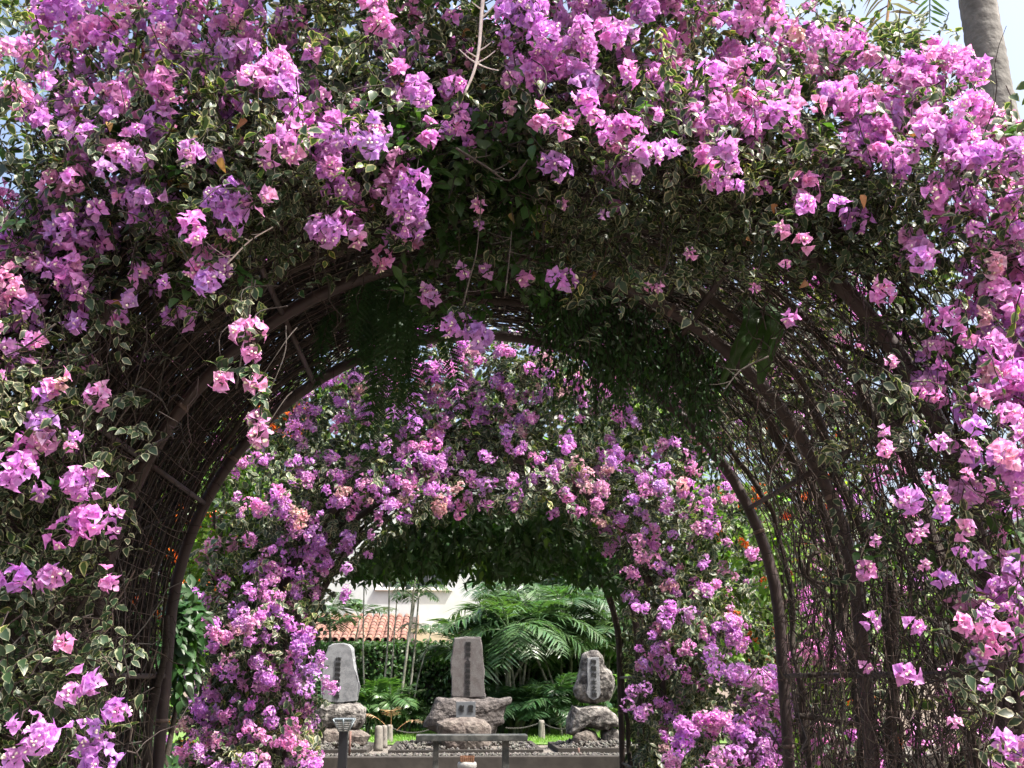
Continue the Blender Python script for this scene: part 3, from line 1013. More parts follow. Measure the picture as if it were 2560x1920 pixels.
for (x, y), Di in zip(px, D):
    tn = random.choices('vmpf', (5, 3, 2.5, .2) if x < 1400 else (3, 4.5, 3.2, .2))[0]
    items.append((at(x, y, Di), (random.gauss(0, .45), -1, random.gauss(.25, .45)), random.choice((.04, .05, .06, .065, .075, .09)), tn))
# on the outside of the cover, seen through and over the walls
for _ in range(260):
    t = random.uniform(0.3, LPROF - .3)
    th = min(max((t - WALL) / RAD, 0), PI)
    qv = 0.40 + 0.55 * math.sin(th) ** .8 + random.uniform(-.05, .15)
    x, z = prof(t, qv)
    x = CX - RAD - qv if t < WALL else CX + RAD + qv if t > WALL + PI * RAD else float(x)
    items.append(((x, random.uniform(4.1, 7.3), float(z)), (-math.cos(th), random.gauss(0, .3), math.sin(th) + .2), random.choice((.08, .11, .14)), random.choice('vmmp')))
def in_view(P_):
    f_ = Vector(P_) - Vector((0, 0, EYE))
    loc = cam.rotation_euler.to_matrix().transposed() @ f_
    return loc.z < 0 and abs(loc.x / -loc.z) < 1300 / F_PX and abs(loc.y / -loc.z) < 980 / F_PX


put_flowers(items, near_vine, 300, lambda it: it[0][1] - it[2] * 4 + (0 if in_view(it[0]) else 9))

# dry leaves and bleached dead twigs in the cover
dmb = MB()
px = sample_cells(NEAR_LEAF[:6], 0.07)
px = px[clear_sky(px)]
P = ats(px, near_depth(px, .3))
blades(dmb, P, rand_dirs(len(P)) + np.array([0, 0, -.6]), rand_dirs(len(P)) + np.array([0, -1, 0]), RNG.uniform(.03, .055, len(P)), RNG.uniform(.02, .035, len(P)), tints(len(P), .6, 1.3, .1), droop=.8, fold=.6)
dmb.build('dry_leaves', M['leaf_dry'], near_vine, kind='stuff')


def crooked(name, pts, D, r, mat, parent, side=5, seed=0, sl=.09):
    """a bare twig with short side shoots"""
    rr = random.Random(seed)
    P = np.array([at(x, y, D + rr.uniform(-.02, .02)) for x, y in pts])
    p, r_ = smooth_path(P, np.linspace(r, r * .55, len(P)), 4)
    o = tube1(name, p, r_, mat, parent, 7)
    mb = MB()
    for k in range(side):
        i = rr.randrange(2, len(p) - 1)
        dv = np.array([rr.choice((-1, 1)) * rr.uniform(.5, 1), rr.uniform(-.4, .3), rr.uniform(-.5, .6)]); dv /= np.linalg.norm(dv)
        L = sl * rr.uniform(.4, 1.2)
        u = np.linspace(0, 1, 4)[:, None]
        q = p[i] + dv * u * L + np.array([0, 0, .2]) * u ** 2 * L
        tubes(mb, q[None], np.linspace(r * .5, r * .22, 4)[None], 5)
    if side:
        mb.build('side_shoots', mat, o, kind='stuff')
    return o


for i, (pts, r, sd, mt) in enumerate([
        ([(1046, -40), (1040, 40), (1034, 110), (1022, 160), (1002, 205)], .0085, 9, 'bare'), ([(1170, 140), (1230, 185), (1290, 215), (1340, 245)], .006, 4, 'twig'),
        ([(610, 255), (700, 320), (735, 375)], .004, 8, 'bare'), ([(380, 350), (420, 325), (455, 315), (490, 325)], .005, 6, 'bare'), ([(985, 320), (1050, 360), (1100, 390), (1140, 345)], .005, 5, 'stem'),
        ([(460, 600), (500, 560), (540, 520), (590, 490)], .004, 6, 'bare'), ([(1660, 770), (1600, 800), (1560, 850)], .004, 4, 'stem'), ([(2080, 915), (2110, 930), (2140, 945)], .005, 10, 'stem'),
        ([(25, 1600), (20, 1480), (30, 1380), (10, 1320)], .012, 5, 'stem'), ([(60, 1660), (90, 1540), (110, 1420), (160, 1330), (215, 1250)], .014, 5, 'stem'), ([(0, 1340), (60, 1335), (140, 1350)], .02, 2, 'stem'),
        ([(1090, 640), (1100, 560), (1105, 500)], .003, 3, 'stem'), ([(1000, 660), (1015, 600), (1030, 540), (1040, 430)], .0035, 3, 'stem'), ([(2205, 1659), (2200, 1500), (2212, 1400)], .02, 3, 'stem'),
        ([(120, 700), (60, 745), (10, 770)], .004, 3, 'stem'), ([(510, 840), (520, 780), (535, 690), (545, 600)], .004, 3, 'stem')]):
    crooked('bare_branch', pts, 3.6 if i not in (8, 9, 10, 13) else 4.0, r, M[mt], near_vine, sd, i)

# ---- far tunnel foliage
FAR_LEAF = ["0000006899999987640000", "0000007999999987640000", "0000027777777776540000", "0000036667766665400000", "0000047775557766520000", "0000167620002677630000", "0000467400001377650000", "0002667200001377650000", "0003667200001377650000", "0003778200002477640000"]
FAR_FLOWER = ["0000000356655421000000", "0000006776565443000000", "0000007564233442000000", "0000027565335455000000", "0000036421002453000000", "0000166300000344100000", "0000464100000144200000", "0002766100000132200000", "0003766100000143200000", "0004777100000144300000"]


def far_depth(px, spread=.7):
    return 10.35 + .15 * np.sin(px[:, 0] * .02) + .15 * np.sin(px[:, 1] * .021 + 1) + RNG.random(len(px)) ** 1.3 * spread


OPENING = [(690, 1700), (682, 1500), (680, 1360), (735, 1270), (830, 1160), (1000, 1120), (1200, 1130), (1290, 1180), (1340, 1260), (1370, 1400), (1375, 1700)]
px = sample_cells(FAR_LEAF, 5.2, 22, 7)
px = px[~inside(OPENING, px)]
P = ats(px, far_depth(px))
d = nrm(RNG.normal(0, .75, (len(P), 3)) + np.array([0, -.5, -.25]))
lmb, tmb = MB(), MB()
sprays(lmb, tmb, P, d, RNG.uniform(.12, .28, len(P)), k=7, leaf_len=(.06, .095))
lmb.build('foliage', M['leaf_var'], far_vine, kind='stuff')
# body of the cover
n = 13000
t = RNG.uniform(0, LPROF, n); th = np.clip((t - WALL) / RAD, 0, PI)
q = 0.08 + RNG.random(n) * (0.4 + .95 * np.sin(th) ** .8); D = RNG.uniform(10.7, 14.1, n)
x, z = prof(t, q)
x = np.where(t < WALL, CX - RAD - q, np.where(t > WALL + PI * RAD, CX + RAD + q, x))
P = np.stack([x, D, z], 1)
lmb = MB()
blades(lmb, P, rand_dirs(n) + np.array([0, 0, -.4]), rand_dirs(n) + np.array([0, 0, .6]), RNG.uniform(.09, .15, n), RNG.uniform(.06, .095, n), tints(n, .7, 1.2, .08))
lmb.build('cover_foliage', M['leaf_var'], far_vine, kind='stuff')
# leafy underside hanging into the far tunnel
UNDER = [(760, 1330), (790, 1240), (850, 1150), (1000, 1100), (1220, 1110), (1300, 1170), (1350, 1260), (1375, 1380), (1345, 1300), (1300, 1262), (1250, 1270), (1200, 1240), (1110, 1255), (1040, 1222), (960, 1230), (905, 1262), (850, 1240), (800, 1270)]
px = sample_poly(UNDER, 620)
P = ats(px, RNG.uniform(11.2, 13.9, 620))
gmb = MB()
sprays(gmb, tmb, P, RNG.normal(0, .6, (620, 3)) + np.array([0, 0, -.8]), RNG.uniform(.15, .3, 620), k=7, leaf_len=(.09, .15), wid=.42, droop=.4)
px = sample_poly([(740, 1260), (1390, 1260), (1300, 1170), (1220, 1100), (1000, 1090), (850, 1140)], 700)
P = ats(px, RNG.uniform(11.6, 14.0, 700))
sprays(gmb, None, P, RNG.normal(0, .6, (700, 3)) + np.array([0, 0, -.5]), .25, k=6, leaf_len=(.10, .16), wid=.5, droop=.4)
gmb.build('green_foliage', M['leaf_green'], far_vine, kind='stuff')
tmb.build('twigs', M['twig'], far_vine, kind='stuff')

items = []
px = sample_cells(FAR_FLOWER, 2.3, 22, 7)
px = px[~inside(OPENING, px)]
D = far_depth(px, .35) - .05
for (x, y), Di in zip(px, D):
    tn = random.choices('vmpf', (5, 3, 2, .4) if x < 1150 else (4, 3, 2.5, .8))[0]
    items.append((at(x, y, Di), (random.gauss(0, .4), -1, random.gauss(.2, .4)), random.choice((.05, .06, .075, .085, .10)), tn))
for x, y, dm, tn in [(860, 880, 70, 'v'), (885, 915, 50, 'v'), (830, 960, 40, 'v'), (1255, 1040, 80, 'f'), (960, 1095, 60, 'f'), (850, 1050, 55, 'v'), (940, 1005, 50, 'v'), (1055, 985, 40, 'v'), (1115, 1040, 45, 'm'),
                     (1405, 1050, 60, 'p'), (1330, 1000, 40, 'v'), (1290, 1060, 50, 'p'), (750, 1230, 35, 'v'), (745, 1290, 35, 'v'), (1360, 1240, 40, 'p'), (1390, 1180, 60, 'p'), (708, 1488, 50, 'v'), (697, 1425, 36, 'v'),
                     (1390, 1310, 40, 'v'), (1385, 1500, 50, 'v'), (1395, 1550, 50, 'v'), (1390, 1430, 30, 'v'), (655, 1470, 60, 'v'), (650, 1390, 50, 'v'), (590, 1460, 50, 'v'), (640, 1580, 60, 'p')]:
    items.append((at(x, y, 10.25), (random.gauss(0, .3), -1, random.gauss(.1, .3)), dm / 2 / px_per_m(10.25), tn))
put_flowers(items, far_vine, 300, lambda it: it[0][1] - it[2] * 6, .85)


# ------------------------------------------------------------------ plants hanging inside the near tunnel
def frond_fern(P0, d0, L, W, mat, parent, npin=22, curve=.5):
    """a lacy fern frond: rachis and toothed pinnae"""
    d0 = nrm(np.array(d0, float)); u = np.linspace(0, 1, npin)
    side = nrm(np.cross(d0, np.array([0, -1.0, .2]) + RNG.normal(0, .3, 3)))
    nv = np.cross(side, d0)
    rach = np.array(P0)[None] + d0 * (u * L)[:, None] + np.array([0, 0, -1]) * (curve * u ** 2 * L)[:, None] + nv * (.12 * np.sin(u * PI) * L)[:, None]
    mb = MB()
    tubes(mb, rach[None], np.linspace(.004, .0012, npin)[None], 3, tint=np.array([[1.2, .8, .7]]))
    tan = nrm(np.gradient(rach, axis=0))
    for sgn in (-1, 1):
        w = W * np.sin(np.clip(u * .92 + .10, 0, 1) * PI) ** .7 * (1 - .35 * u)
        pd = side * sgn * .9 + tan * .45
        pd = nrm(pd + RNG.normal(0, .06, pd.shape))
        for i in range(1, npin):
            m = 9
            v = np.linspace(.08, 1, m)
            B = rach[i] + pd[i] * (v * w[i])[:, None] + np.array([0, 0, -.25]) * (v ** 2 * w[i])[:, None]
            for s2 in (-1, 1):
                dd = pd[i] * .55 + tan[i] * s2 * .8
                blades(mb, B, np.tile(dd, (m, 1)), np.tile(nv + RNG.normal(0, .1, 3), (m, 1)), w[i] * .26 * (1.05 - v) + .006, w[i] * .11 * (1.05 - v) + .004, tints(m, .8, 1.25, .06), tmpl='strip', droop=.2)
    return mb.build('frond', mat, parent)


FERNS = [((790, 610), 6.1, 5, .55, 'lacy fern hanging from the left of the near tunnel crown'), ((880, 660), 6.6, 7, .80, 'lacy fern hanging from the middle of the near tunnel crown, longest fronds'),
         ((850, 600), 5.8, 4, .5, 'small lacy fern tucked under the second hoop of the near tunnel')]
for (x, y), D, nf, L, lab in FERNS:
    root = thing('fern', lab, 'fern', 'ferns hanging under the near tunnel')
    p0 = at(x, y, D)
    for k in range(nf):
        a = k / nf * 2 * PI + random.uniform(-.2, .2)
        frond_fern(np.array(p0) + RNG.normal(0, .06, 3), (math.cos(a) * .45, math.sin(a) * .3 - .1, -.9 - random.random() * .8), L * random.uniform(.8, 1.2), .14, M['fern'], root, curve=.45)

# dense small-leaved creeper
drape = thing('hanging_creeper', 'dark dense small leaved creeper hanging under the crown of the near tunnel', 'climbing plant')
DRAPE = [(1140, 610), (1290, 595), (1450, 620), (1600, 660), (1620, 760), (1590, 830), (1560, 900), (1525, 960), (1490, 900), (1440, 880), (1380, 860), (1330, 880), (1270, 830), (1215, 770), (1165, 730)]
px = sample_poly(DRAPE, 1500)
D = RNG.uniform(5.75, 6.95, 1500)
P = ats(px, D)
inr = np.hypot(P[:, 0] - CX, np.maximum(P[:, 2] - WALL, 0)) < RAD - .02
P = P[inr]
gmb, tmb = MB(), MB()
n = len(P)
sprays(gmb, tmb, P, RNG.normal(0, .25, (n, 3)) + np.array([0, 0, -1]), RNG.uniform(.12, .35, n), k=7, leaf_len=(.035, .06), wid=.45, droop=.3, face=np.array([0, -.9, .2]))
px = np.array([(x, y) for x, y, m in [(1175, 760, 3), (1190, 830, 3), (1245, 860, 3), (1300, 900, 3), (1360, 905, 3), (1450, 930, 3), (1520, 985, 4), (1530, 1040, 3), (1215, 900, 2)] for _ in range(m * 4)], float) + RNG.normal(0, 22, (27 * 4, 2))
P = ats(px, RNG.uniform(6.3, 6.95, len(px)))
sprays(gmb, tmb, P, RNG.normal(0, .2, (len(P), 3)) + np.array([0, 0, -1]), RNG.uniform(.2, .4, len(P)), k=8, leaf_len=(.03, .055), wid=.45, droop=.3, face=np.array([0, -.9, .2]))
gmb.build('foliage', M['leaf_dark'], drape, kind='stuff')
tmb.build('stems', M['twig'], drape, kind='stuff')

# strap-leaved fern
strap = thing('strap_fern', 'strap leaved fern with broad wavy fronds hung on the near tunnel', 'fern')
for x0, y0, x1, y1, w, D in [(1606, 640, 1592, 800, .085, 5.55), (1640, 628, 1615, 800, .085, 5.6), (1650, 640, 1655, 830, .09, 5.5), (1618, 650, 1570, 835, .06, 5.58), (1660, 650, 1672, 780, .06, 5.6)]:
    D -= .42
    a = np.array(at(x0, y0, D)); b = np.array(at(x1, y1, D - .1))
    k = 22
    u = np.linspace(0, 1, k)[:, None]
    mid = a * (1 - u) + b * u + np.array([0, -.10, 0]) * np.sin(u * PI) + np.array([.03, 0, 0]) * np.sin(u * 5)
    ww = w * np.sin(np.clip(u * .9 + .08, 0, 1) * PI) ** .45
    wave = .012 * np.sin(u * 26 + random.random() * 6)
    tw = np.array([math.cos(.3), -math.sin(.3), 0])
    L_ = mid - tw * ww * .5 + np.array([0, 1, 0]) * wave
    R_ = mid + tw * ww * .5 - np.array([0, 1, 0]) * wave
    C_ = mid + np.array([0, -.012, 0])
    v = np.stack([L_, C_, R_], 1).reshape(-1, 3)
    f = []
    for i in range(k - 1):
        for j in range(2):
            q = i * 3 + j
            f += [[q, q + 1, q + 4], [q, q + 4, q + 3]]
    c = np.ones((len(v), 4)); c[:, 3] = np.tile([1, 0, 1], k)
    mb = MB(); mb.add(v, f, c)
    mb.build('frond', M['leaf_green'], strap)

# ------------------------------------------------------------------ shrubs standing beside and behind the tunnels
def bush(name, label, mats, centre, size, n, leaf, flower=None, nfl=0, seed=0, cat='shrub', group=None, lumps=9, zr=(.15, .88)):
    """a shrub: stems from the foot and leaf sprays spread through lumpy volume"""
    rr = np.random.default_rng(seed)
    root = thing(name, label, cat, group)
    cx, cy, z0 = centre
    sx, sy, sz = size
    lc = rr.uniform(-.65, .65, (lumps, 3)) * np.array([sx, sy, 0]) + np.array([cx, cy, z0]) + np.stack([np.zeros(lumps), np.zeros(lumps), rr.uniform(*zr, lumps) * sz], 1)
    lr = rr.uniform(.38, .6, lumps)
    per = n // lumps
    mb = MB(); tw = MB()
    for k in range(lumps):
        d = nrm(rr.normal(size=(per, 3)))
        rad = rr.random(per) ** .45
        P = lc[k] + d * rad[:, None] * np.array([sx, sy, sz * .45]) * lr[k]
        P = P[P[:, 2] > z0 + .05]
        sprays(mb, None, P, d[:len(P)] + np.array([0, 0, -.2]), rr.uniform(.15, .3, len(P)), k=6, leaf_len=leaf, wid=.5)
        stem_p = np.array([[cx + rr.normal(0, .12), cy + rr.normal(0, .12), z0], [(cx + lc[k, 0]) / 2, (cy + lc[k, 1]) / 2, z0 + (lc[k, 2] - z0) * .5], lc[k]])
        p, r = smooth_path(stem_p, np.array([.035, .025, .012]), 5)
        tube1('stem', p, r, M['stem'], root, 7)
    mb.build('foliage', mats, root, kind='stuff')
    if flower:
        its = []
        for _ in range(nfl):
            k = rr.integers(lumps); d = rr.normal(size=3); d /= np.linalg.norm(d)
            d[1] = -abs(d[1])
            its.append((lc[k] + d * np.array([sx, sy, sz * .45]) * lr[k] * 1.02, d + np.array([0, -.5, .3]), float(rr.choice([.09, .12, .15])), flower[rr.integers(len(flower))]))
        put_flowers(its, root, min(nfl, 60), lambda it: it[0][1])
    return root


p = at(410, 1500, 9.0)
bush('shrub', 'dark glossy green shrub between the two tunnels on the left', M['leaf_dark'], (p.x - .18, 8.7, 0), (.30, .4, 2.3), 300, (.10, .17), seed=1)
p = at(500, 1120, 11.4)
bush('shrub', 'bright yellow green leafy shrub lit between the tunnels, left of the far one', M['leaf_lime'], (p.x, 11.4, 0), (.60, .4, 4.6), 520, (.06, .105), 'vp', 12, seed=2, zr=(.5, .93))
p = at(640, 900, 15)
bush('flowering_shrub', 'orange flowering shrub rising behind the left shoulder of the far tunnel', M['leaf_lime'], (p.x - 2.1, 15.2, 0), (1.5, 1.0, 5.6), 900, (.09, .15), 'oo', 60, seed=3)
orange = bpy.data.objects['flowering_shrub']
extra = [(at(x, y, 14.4), (random.gauss(0, .3), -1, .4), random.choice((.13, .16, .19)), 'o') for x, y in [(604, 905), (618, 890), (632, 905), (645, 890), (612, 925), (655, 905), (628, 880), (598, 885), (590, 915), (640, 925), (470, 1110), (480, 1135)]]
put_flowers(extra, orange, 20, lambda it: it[0][1])
p = at(1600, 1150, 13)
bush('flowering_shrub', 'orange flowering shrub standing right of the far tunnel', M['leaf_lime'], (p.x + .7, 13.5, 0), (1.5, 1.0, 4.6), 800, (.08, .14), 'oop', 70, seed=4)
p = at(1640, 1350, 9.5)
bush('shrub', 'sunlit green shrub with a few pink flowers between the tunnels on the right', M['leaf_lime'], (p.x + .35, 9.5, 0), (.7, .45, 3.3), 520, (.06, .11), 'mp', 26, seed=5)
p = at(1600, 1640, 9.6)
bush('flowering_shrub', 'low mound of pink purple bougainvillea at the right foot of the far tunnel', M['leaf_var'], (p.x - .05, 9.7, 0), (.55, .4, 1.75), 160, (.06, .09), 'mmv', 45, seed=6)
# behind the near tunnel's walls
for i, (x, y, sx, sy, sz, m, lab, fl) in enumerate([
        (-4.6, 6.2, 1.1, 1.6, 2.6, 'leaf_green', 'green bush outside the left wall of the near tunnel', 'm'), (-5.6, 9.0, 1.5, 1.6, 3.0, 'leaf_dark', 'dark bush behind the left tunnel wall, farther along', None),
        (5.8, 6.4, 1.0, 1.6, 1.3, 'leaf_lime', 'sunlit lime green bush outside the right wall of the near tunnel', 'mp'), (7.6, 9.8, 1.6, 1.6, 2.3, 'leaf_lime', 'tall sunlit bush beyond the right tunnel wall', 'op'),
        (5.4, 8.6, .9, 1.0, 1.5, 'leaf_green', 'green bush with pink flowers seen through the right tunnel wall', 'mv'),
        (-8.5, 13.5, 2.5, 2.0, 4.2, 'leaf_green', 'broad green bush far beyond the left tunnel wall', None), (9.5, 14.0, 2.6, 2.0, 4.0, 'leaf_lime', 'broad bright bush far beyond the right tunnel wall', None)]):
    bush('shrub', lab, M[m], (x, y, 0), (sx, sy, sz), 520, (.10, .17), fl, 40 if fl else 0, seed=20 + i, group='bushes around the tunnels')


# ------------------------------------------------------------------ memorial stones
def outline_rock(name, pts, D, depth, mat, parent=None, bulge=.45, rough=.035, seed=0, face=0.55, flat=False):
    """a rock whose front outline is read off the picture; it has its own depth, rounded back and front, broken surface"""
    P = [at(x, y, D) for x, y in pts]
    P = np.array([(p.x, p.z) for p in P])
    # resample the outline
    seg = np.linalg.norm(np.roll(P, -1, 0) - P, axis=1); cum = np.concatenate([[0], np.cumsum(seg)])
    m = 72
    s = np.linspace(0, cum[-1], m, endpoint=False)
    Pc = np.vstack([P, P[:1]])
    O = np.stack([np.interp(s, cum, Pc[:, 0]), np.interp(s, cum, Pc[:, 1])], 1)
    c = O.mean(0)
    rings = []
    if flat:
        prof_ = [(1.0, .5), (1.0, -.36), (.985, -.47), (.95, -.5), (.66, -.5), (.33, -.5)]
        back = [(.97, .5), (.5, .5)]
    else:
        prof_ = [(1.0, .12), (.985, -.12), (.93, -.30), (.80, -.43), (face, -.50), (.28, -.52)]
        back = [(.93, .34), (.6, .5)]
    allr = [(sc, yy) for sc, yy in reversed(back)] + prof_
    v = []
    for sc, yy in allr:
        q = c + (O - c) * sc
        v.append(np.stack([q[:, 0], np.full(m, D + yy * depth), q[:, 1]], 1))
    v = np.concatenate(v)
    nr = len(allr)
    v = np.vstack([v, [[c[0], D + .5 * depth, c[1]]], [[c[0], D - (.5 if flat else .525) * depth, c[1]]]])
    f = []
    for r in range(nr - 1):
        for j in range(m):
            a, b = r * m + j, r * m + (j + 1) % m
            f += [[a, b, b + m], [a, b + m, a + m]]
    for j in range(m):
        f.append([nr * m, (j + 1) % m, j])
        f.append([(nr - 1) * m + j, (nr - 1) * m + (j + 1) % m, nr * m + 1])
    import bmesh
    bm = bmesh.new()
    bv = [bm.verts.new(p) for p in v]
    for t in f:
        bm.faces.new([bv[i] for i in t])
    bm.normal_update()
    bmesh.ops.subdivide_edges(bm, edges=bm.edges, cuts=1, use_grid_fill=True)
    bmesh.ops.triangulate(bm, faces=bm.faces)
    bmesh.ops.recalc_face_normals(bm, faces=bm.faces)
    bm.normal_update()
    off = Vector((seed * 7.3, seed * 3.1, seed * 1.7))
    for w in bm.verts:
        p = w.co * 2.6 + off
        nz = noise.fractal(p, 1.0, 2.0, 5)
        if not flat:
            vd = noise.voronoi(p * .9)[0]
            nz = nz * .55 + 0.9 * (vd[1] - vd[0]) - .2
        k = rough
        if flat and w.normal.y < -.7:
            continue
        w.co += w.normal * (nz - .2) * k
    bm.normal_update()
    me = bpy.data.meshes.new(name)
    bm.to_mesh(me); bm.free()
    white(me)
    me.materials.append(mat)
    me.polygons.foreach_set('use_smooth', np.zeros(len(me.polygons), bool))
    return link(name, me, parent)


def inscription(name, text, x, y_top, y_bot, D, width_px, parent, vertical=True, bold=0.002, y_off=0.0):
    cu = bpy.data.curves.new(name, 'FONT')
    cu.body = '\n'.join(text) if vertical else text
    cu.align_x = 'CENTER'
    cu.size = 1.0
    cu.space_line = 1.28
    cu.offset = bold
    cu.extrude = 0.02
    tmp = bpy.data.objects.new(name, cu)
    COL.objects.link(tmp)
    dg = bpy.context.evaluated_depsgraph_get()
    me = bpy.data.meshes.new_from_object(tmp.evaluated_get(dg))
    COL.objects.unlink(tmp); bpy.data.objects.remove(tmp)
    n = len(me.vertices)
    co = np.zeros(n * 3, np.float32); me.vertices.foreach_get('co', co); co = co.reshape(-1, 3)
    lo, hi = co.min(0), co.max(0)
    top = at(x, y_top, D); bot = at(x, y_bot, D)
    wl = at(x - width_px / 2, y_top, D).x; wr = at(x + width_px / 2, y_top, D).x
    out = np.zeros_like(co)
    u = (co[:, 0] - lo[0]) / (hi[0] - lo[0]); w = (co[:, 1] - lo[1]) / (hi[1] - lo[1])
    out[:, 0] = wl + (wr - wl) * u
    out[:, 2] = bot.z + (top.z - bot.z) * w
    out[:, 1] = D - y_off - co[:, 2] * .9
    me.vertices.foreach_set('co', out.ravel())
    me.update()
    white(me)
    me.materials.clear(); me.materials.append(M['ink'])
    return link(name, me, parent)


DS = 22.5
# centre
c_stele = thing('memorial_stone', 'tall brown grey memorial slab in the centre with a column of dark characters', 'memorial stone', 'memorial stones on the terrace')
outline_rock('slab', [(981, 1378), (1010, 1376), (1038, 1377), (1042, 1395), (1044, 1420), (1047, 1450), (1046, 1470), (1048, 1495), (1049, 1507), (1010, 1508), (975, 1506), (975, 1460), (974, 1430), (978, 1400)], DS + .12, .30, M['granite_brown'], c_stele, rough=.03, seed=1, flat=True)
inscription('inscription', '陸海軍人軍属留魂之碑', 1011.5, 1386, 1502, DS + .12 - .152, 12, c_stele)
c_base = tag(outline_rock('boulder', [(944, 1510), (975, 1506), (1010, 1505), (1040, 1508), (1080, 1506), (1105, 1507), (1107, 1518), (1096, 1530), (1090, 1548), (1092, 1560), (1078, 1570), (1070, 1590), (1010, 1597), (955, 1590), (930, 1578), (913, 1571), (916, 1555), (930, 1530)], DS, .85, M['rock_red'], None, rough=.062, seed=2),
            'wide reddish grey boulder under the central memorial slab', 'boulder', 'base boulders of the memorial stones')
plaque = thing('stone_plaque', 'small grey stone plaque with two dark characters before the central boulder', 'plaque')
a = at(985.5, 1516, DS - .62); b = at(1027, 1550, DS - .62)
bevel_box('slab', (a.x, a.y, b.z), (b.x, a.y + .12, a.z), M['plaque'], plaque, .006)
inscription('inscription', '慰', 997.5, 1523, 1537, DS - .62, 11, plaque, y_off=.0005)
inscription('inscription', '霊', 1017, 1523, 1537, DS - .62, 11, plaque, y_off=.0005)
tag(outline_rock('boulder', [(944, 1560), (960, 1552), (990, 1549), (1025, 1549), (1048, 1554), (1060, 1565), (1061, 1580), (1064, 1610), (1058, 1628), (1035, 1633), (1005, 1630), (975, 1632), (955, 1620), (945, 1590)], DS - .75, .75, M['rock_tan'], None, rough=.062, seed=3),
    'rough tan boulder in front of the central base, carrying the small plaque', 'boulder', 'base boulders of the memorial stones')
# left
l_stele = thing('memorial_stone', 'pale grey memorial slab on the left with a rough top and dark characters', 'memorial stone', 'memorial stones on the terrace')
outline_rock('slab', [(711, 1396), (722, 1389), (740, 1388), (755, 1391), (762, 1400), (765, 1420), (768, 1440), (771, 1452), (775, 1470), (777, 1485), (774, 1500), (772, 1516), (740, 1519), (722, 1519), (700, 1516), (694, 1480), (699, 1440), (704, 1415)], DS + .05, .42, M['granite_grey'], l_stele, rough=.05, seed=4, flat=True)
inscription('inscription', '作業隊殉難者之碑', 731, 1419, 1508, DS + .05 - .216, 12.5, l_stele)
tag(outline_rock('boulder', [(685, 1522), (715, 1517), (755, 1515), (780, 1517), (793, 1528), (791, 1545), (786, 1562), (775, 1574), (740, 1575), (700, 1578), (680, 1560)], DS, .8, M['rock_dark'], None, rough=.062, seed=5),
    'round mottled dark boulder under the left memorial slab', 'boulder', 'base boulders of the memorial stones')
tag(outline_rock('boulder', [(680, 1570), (720, 1568), (760, 1570), (785, 1578), (805, 1588), (800, 1597), (793, 1610), (770, 1616), (720, 1618), (680, 1612)], DS - .1, .75, M['rock_tan'], None, rough=.05, seed=6),
    'flat brown boulder at the very bottom of the left memorial', 'boulder', 'base boulders of the memorial stones')
# right
r_stele = thing('memorial_stone', 'dark weathered memorial stone on the right with a pale inscribed strip', 'memorial stone', 'memorial stones on the terrace')
outline_rock('slab', [(1262, 1410), (1275, 1404), (1290, 1405), (1302, 1416), (1310, 1438), (1320, 1450), (1328, 1465), (1328, 1487), (1320, 1510), (1308, 1521), (1280, 1522), (1252, 1520), (1240, 1508), (1238, 1490), (1244, 1460), (1250, 1435)], DS + .05, .5, M['rock_dark'], r_stele, rough=.07, seed=7)
outline_rock('inscribed_strip', [(1269, 1421), (1293, 1420), (1295, 1450), (1296, 1485), (1298, 1498), (1292, 1508), (1282, 1513), (1271, 1507), (1266, 1498), (1269, 1480)], DS - .215, .07, M['granite_grey'], r_stele, rough=.01, seed=8, flat=True)
inscription('inscription', '殉難烈士之碑', 1282, 1424, 1506, DS - .215 - .037, 12, r_stele)
tag(outline_rock('boulder', [(1236, 1524), (1255, 1525), (1285, 1522), (1308, 1522), (1320, 1535), (1330, 1548), (1340, 1562), (1338, 1568), (1322, 1570), (1315, 1582), (1285, 1574), (1262, 1570), (1240, 1588), (1220, 1586), (1222, 1560), (1228, 1540)], DS, .85, M['rock_dark'], None, rough=.062, seed=9),
    'craggy grey boulder right under the right memorial stone', 'boulder', 'base boulders of the memorial stones')
tag(outline_rock('boulder', [(1234, 1592), (1240, 1580), (1260, 1572), (1285, 1578), (1292, 1592), (1294, 1608), (1280, 1612), (1250, 1614), (1232, 1608)], DS - .15, .6, M['rock_tan'], None, rough=.07, seed=10),
    'low brown boulder at the bottom of the right memorial, lawn side', 'boulder', 'base boulders of the memorial stones')
tag(outline_rock('boulder', [(1300, 1580), (1318, 1570), (1334, 1574), (1340, 1592), (1340, 1608), (1320, 1613), (1302, 1610), (1297, 1595)], DS - .05, .6, M['rock_dark'], None, rough=.06, seed=11),
    'low dark boulder at the bottom of the right memorial, path side', 'boulder', 'base boulders of the memorial stones')


# gravel beds framed with low kerbs, and pebbles
def kerb_bed(label, x0, x1, D0, D1, z, h=.10):
    root = thing('gravel_bed', label, 'gravel bed', 'kerbed gravel beds round the memorial stones')
    t = .09
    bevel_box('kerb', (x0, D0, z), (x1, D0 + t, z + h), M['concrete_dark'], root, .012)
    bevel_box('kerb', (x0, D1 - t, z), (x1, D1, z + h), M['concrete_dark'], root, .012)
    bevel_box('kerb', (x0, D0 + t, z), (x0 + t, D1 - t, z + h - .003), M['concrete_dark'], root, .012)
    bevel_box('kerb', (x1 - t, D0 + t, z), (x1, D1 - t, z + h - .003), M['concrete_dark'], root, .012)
    pebbles('pebbles', x0 + t, x1 - t, D0 + t, D1 - t, z + h - .03, 700, root, .10)
    return root


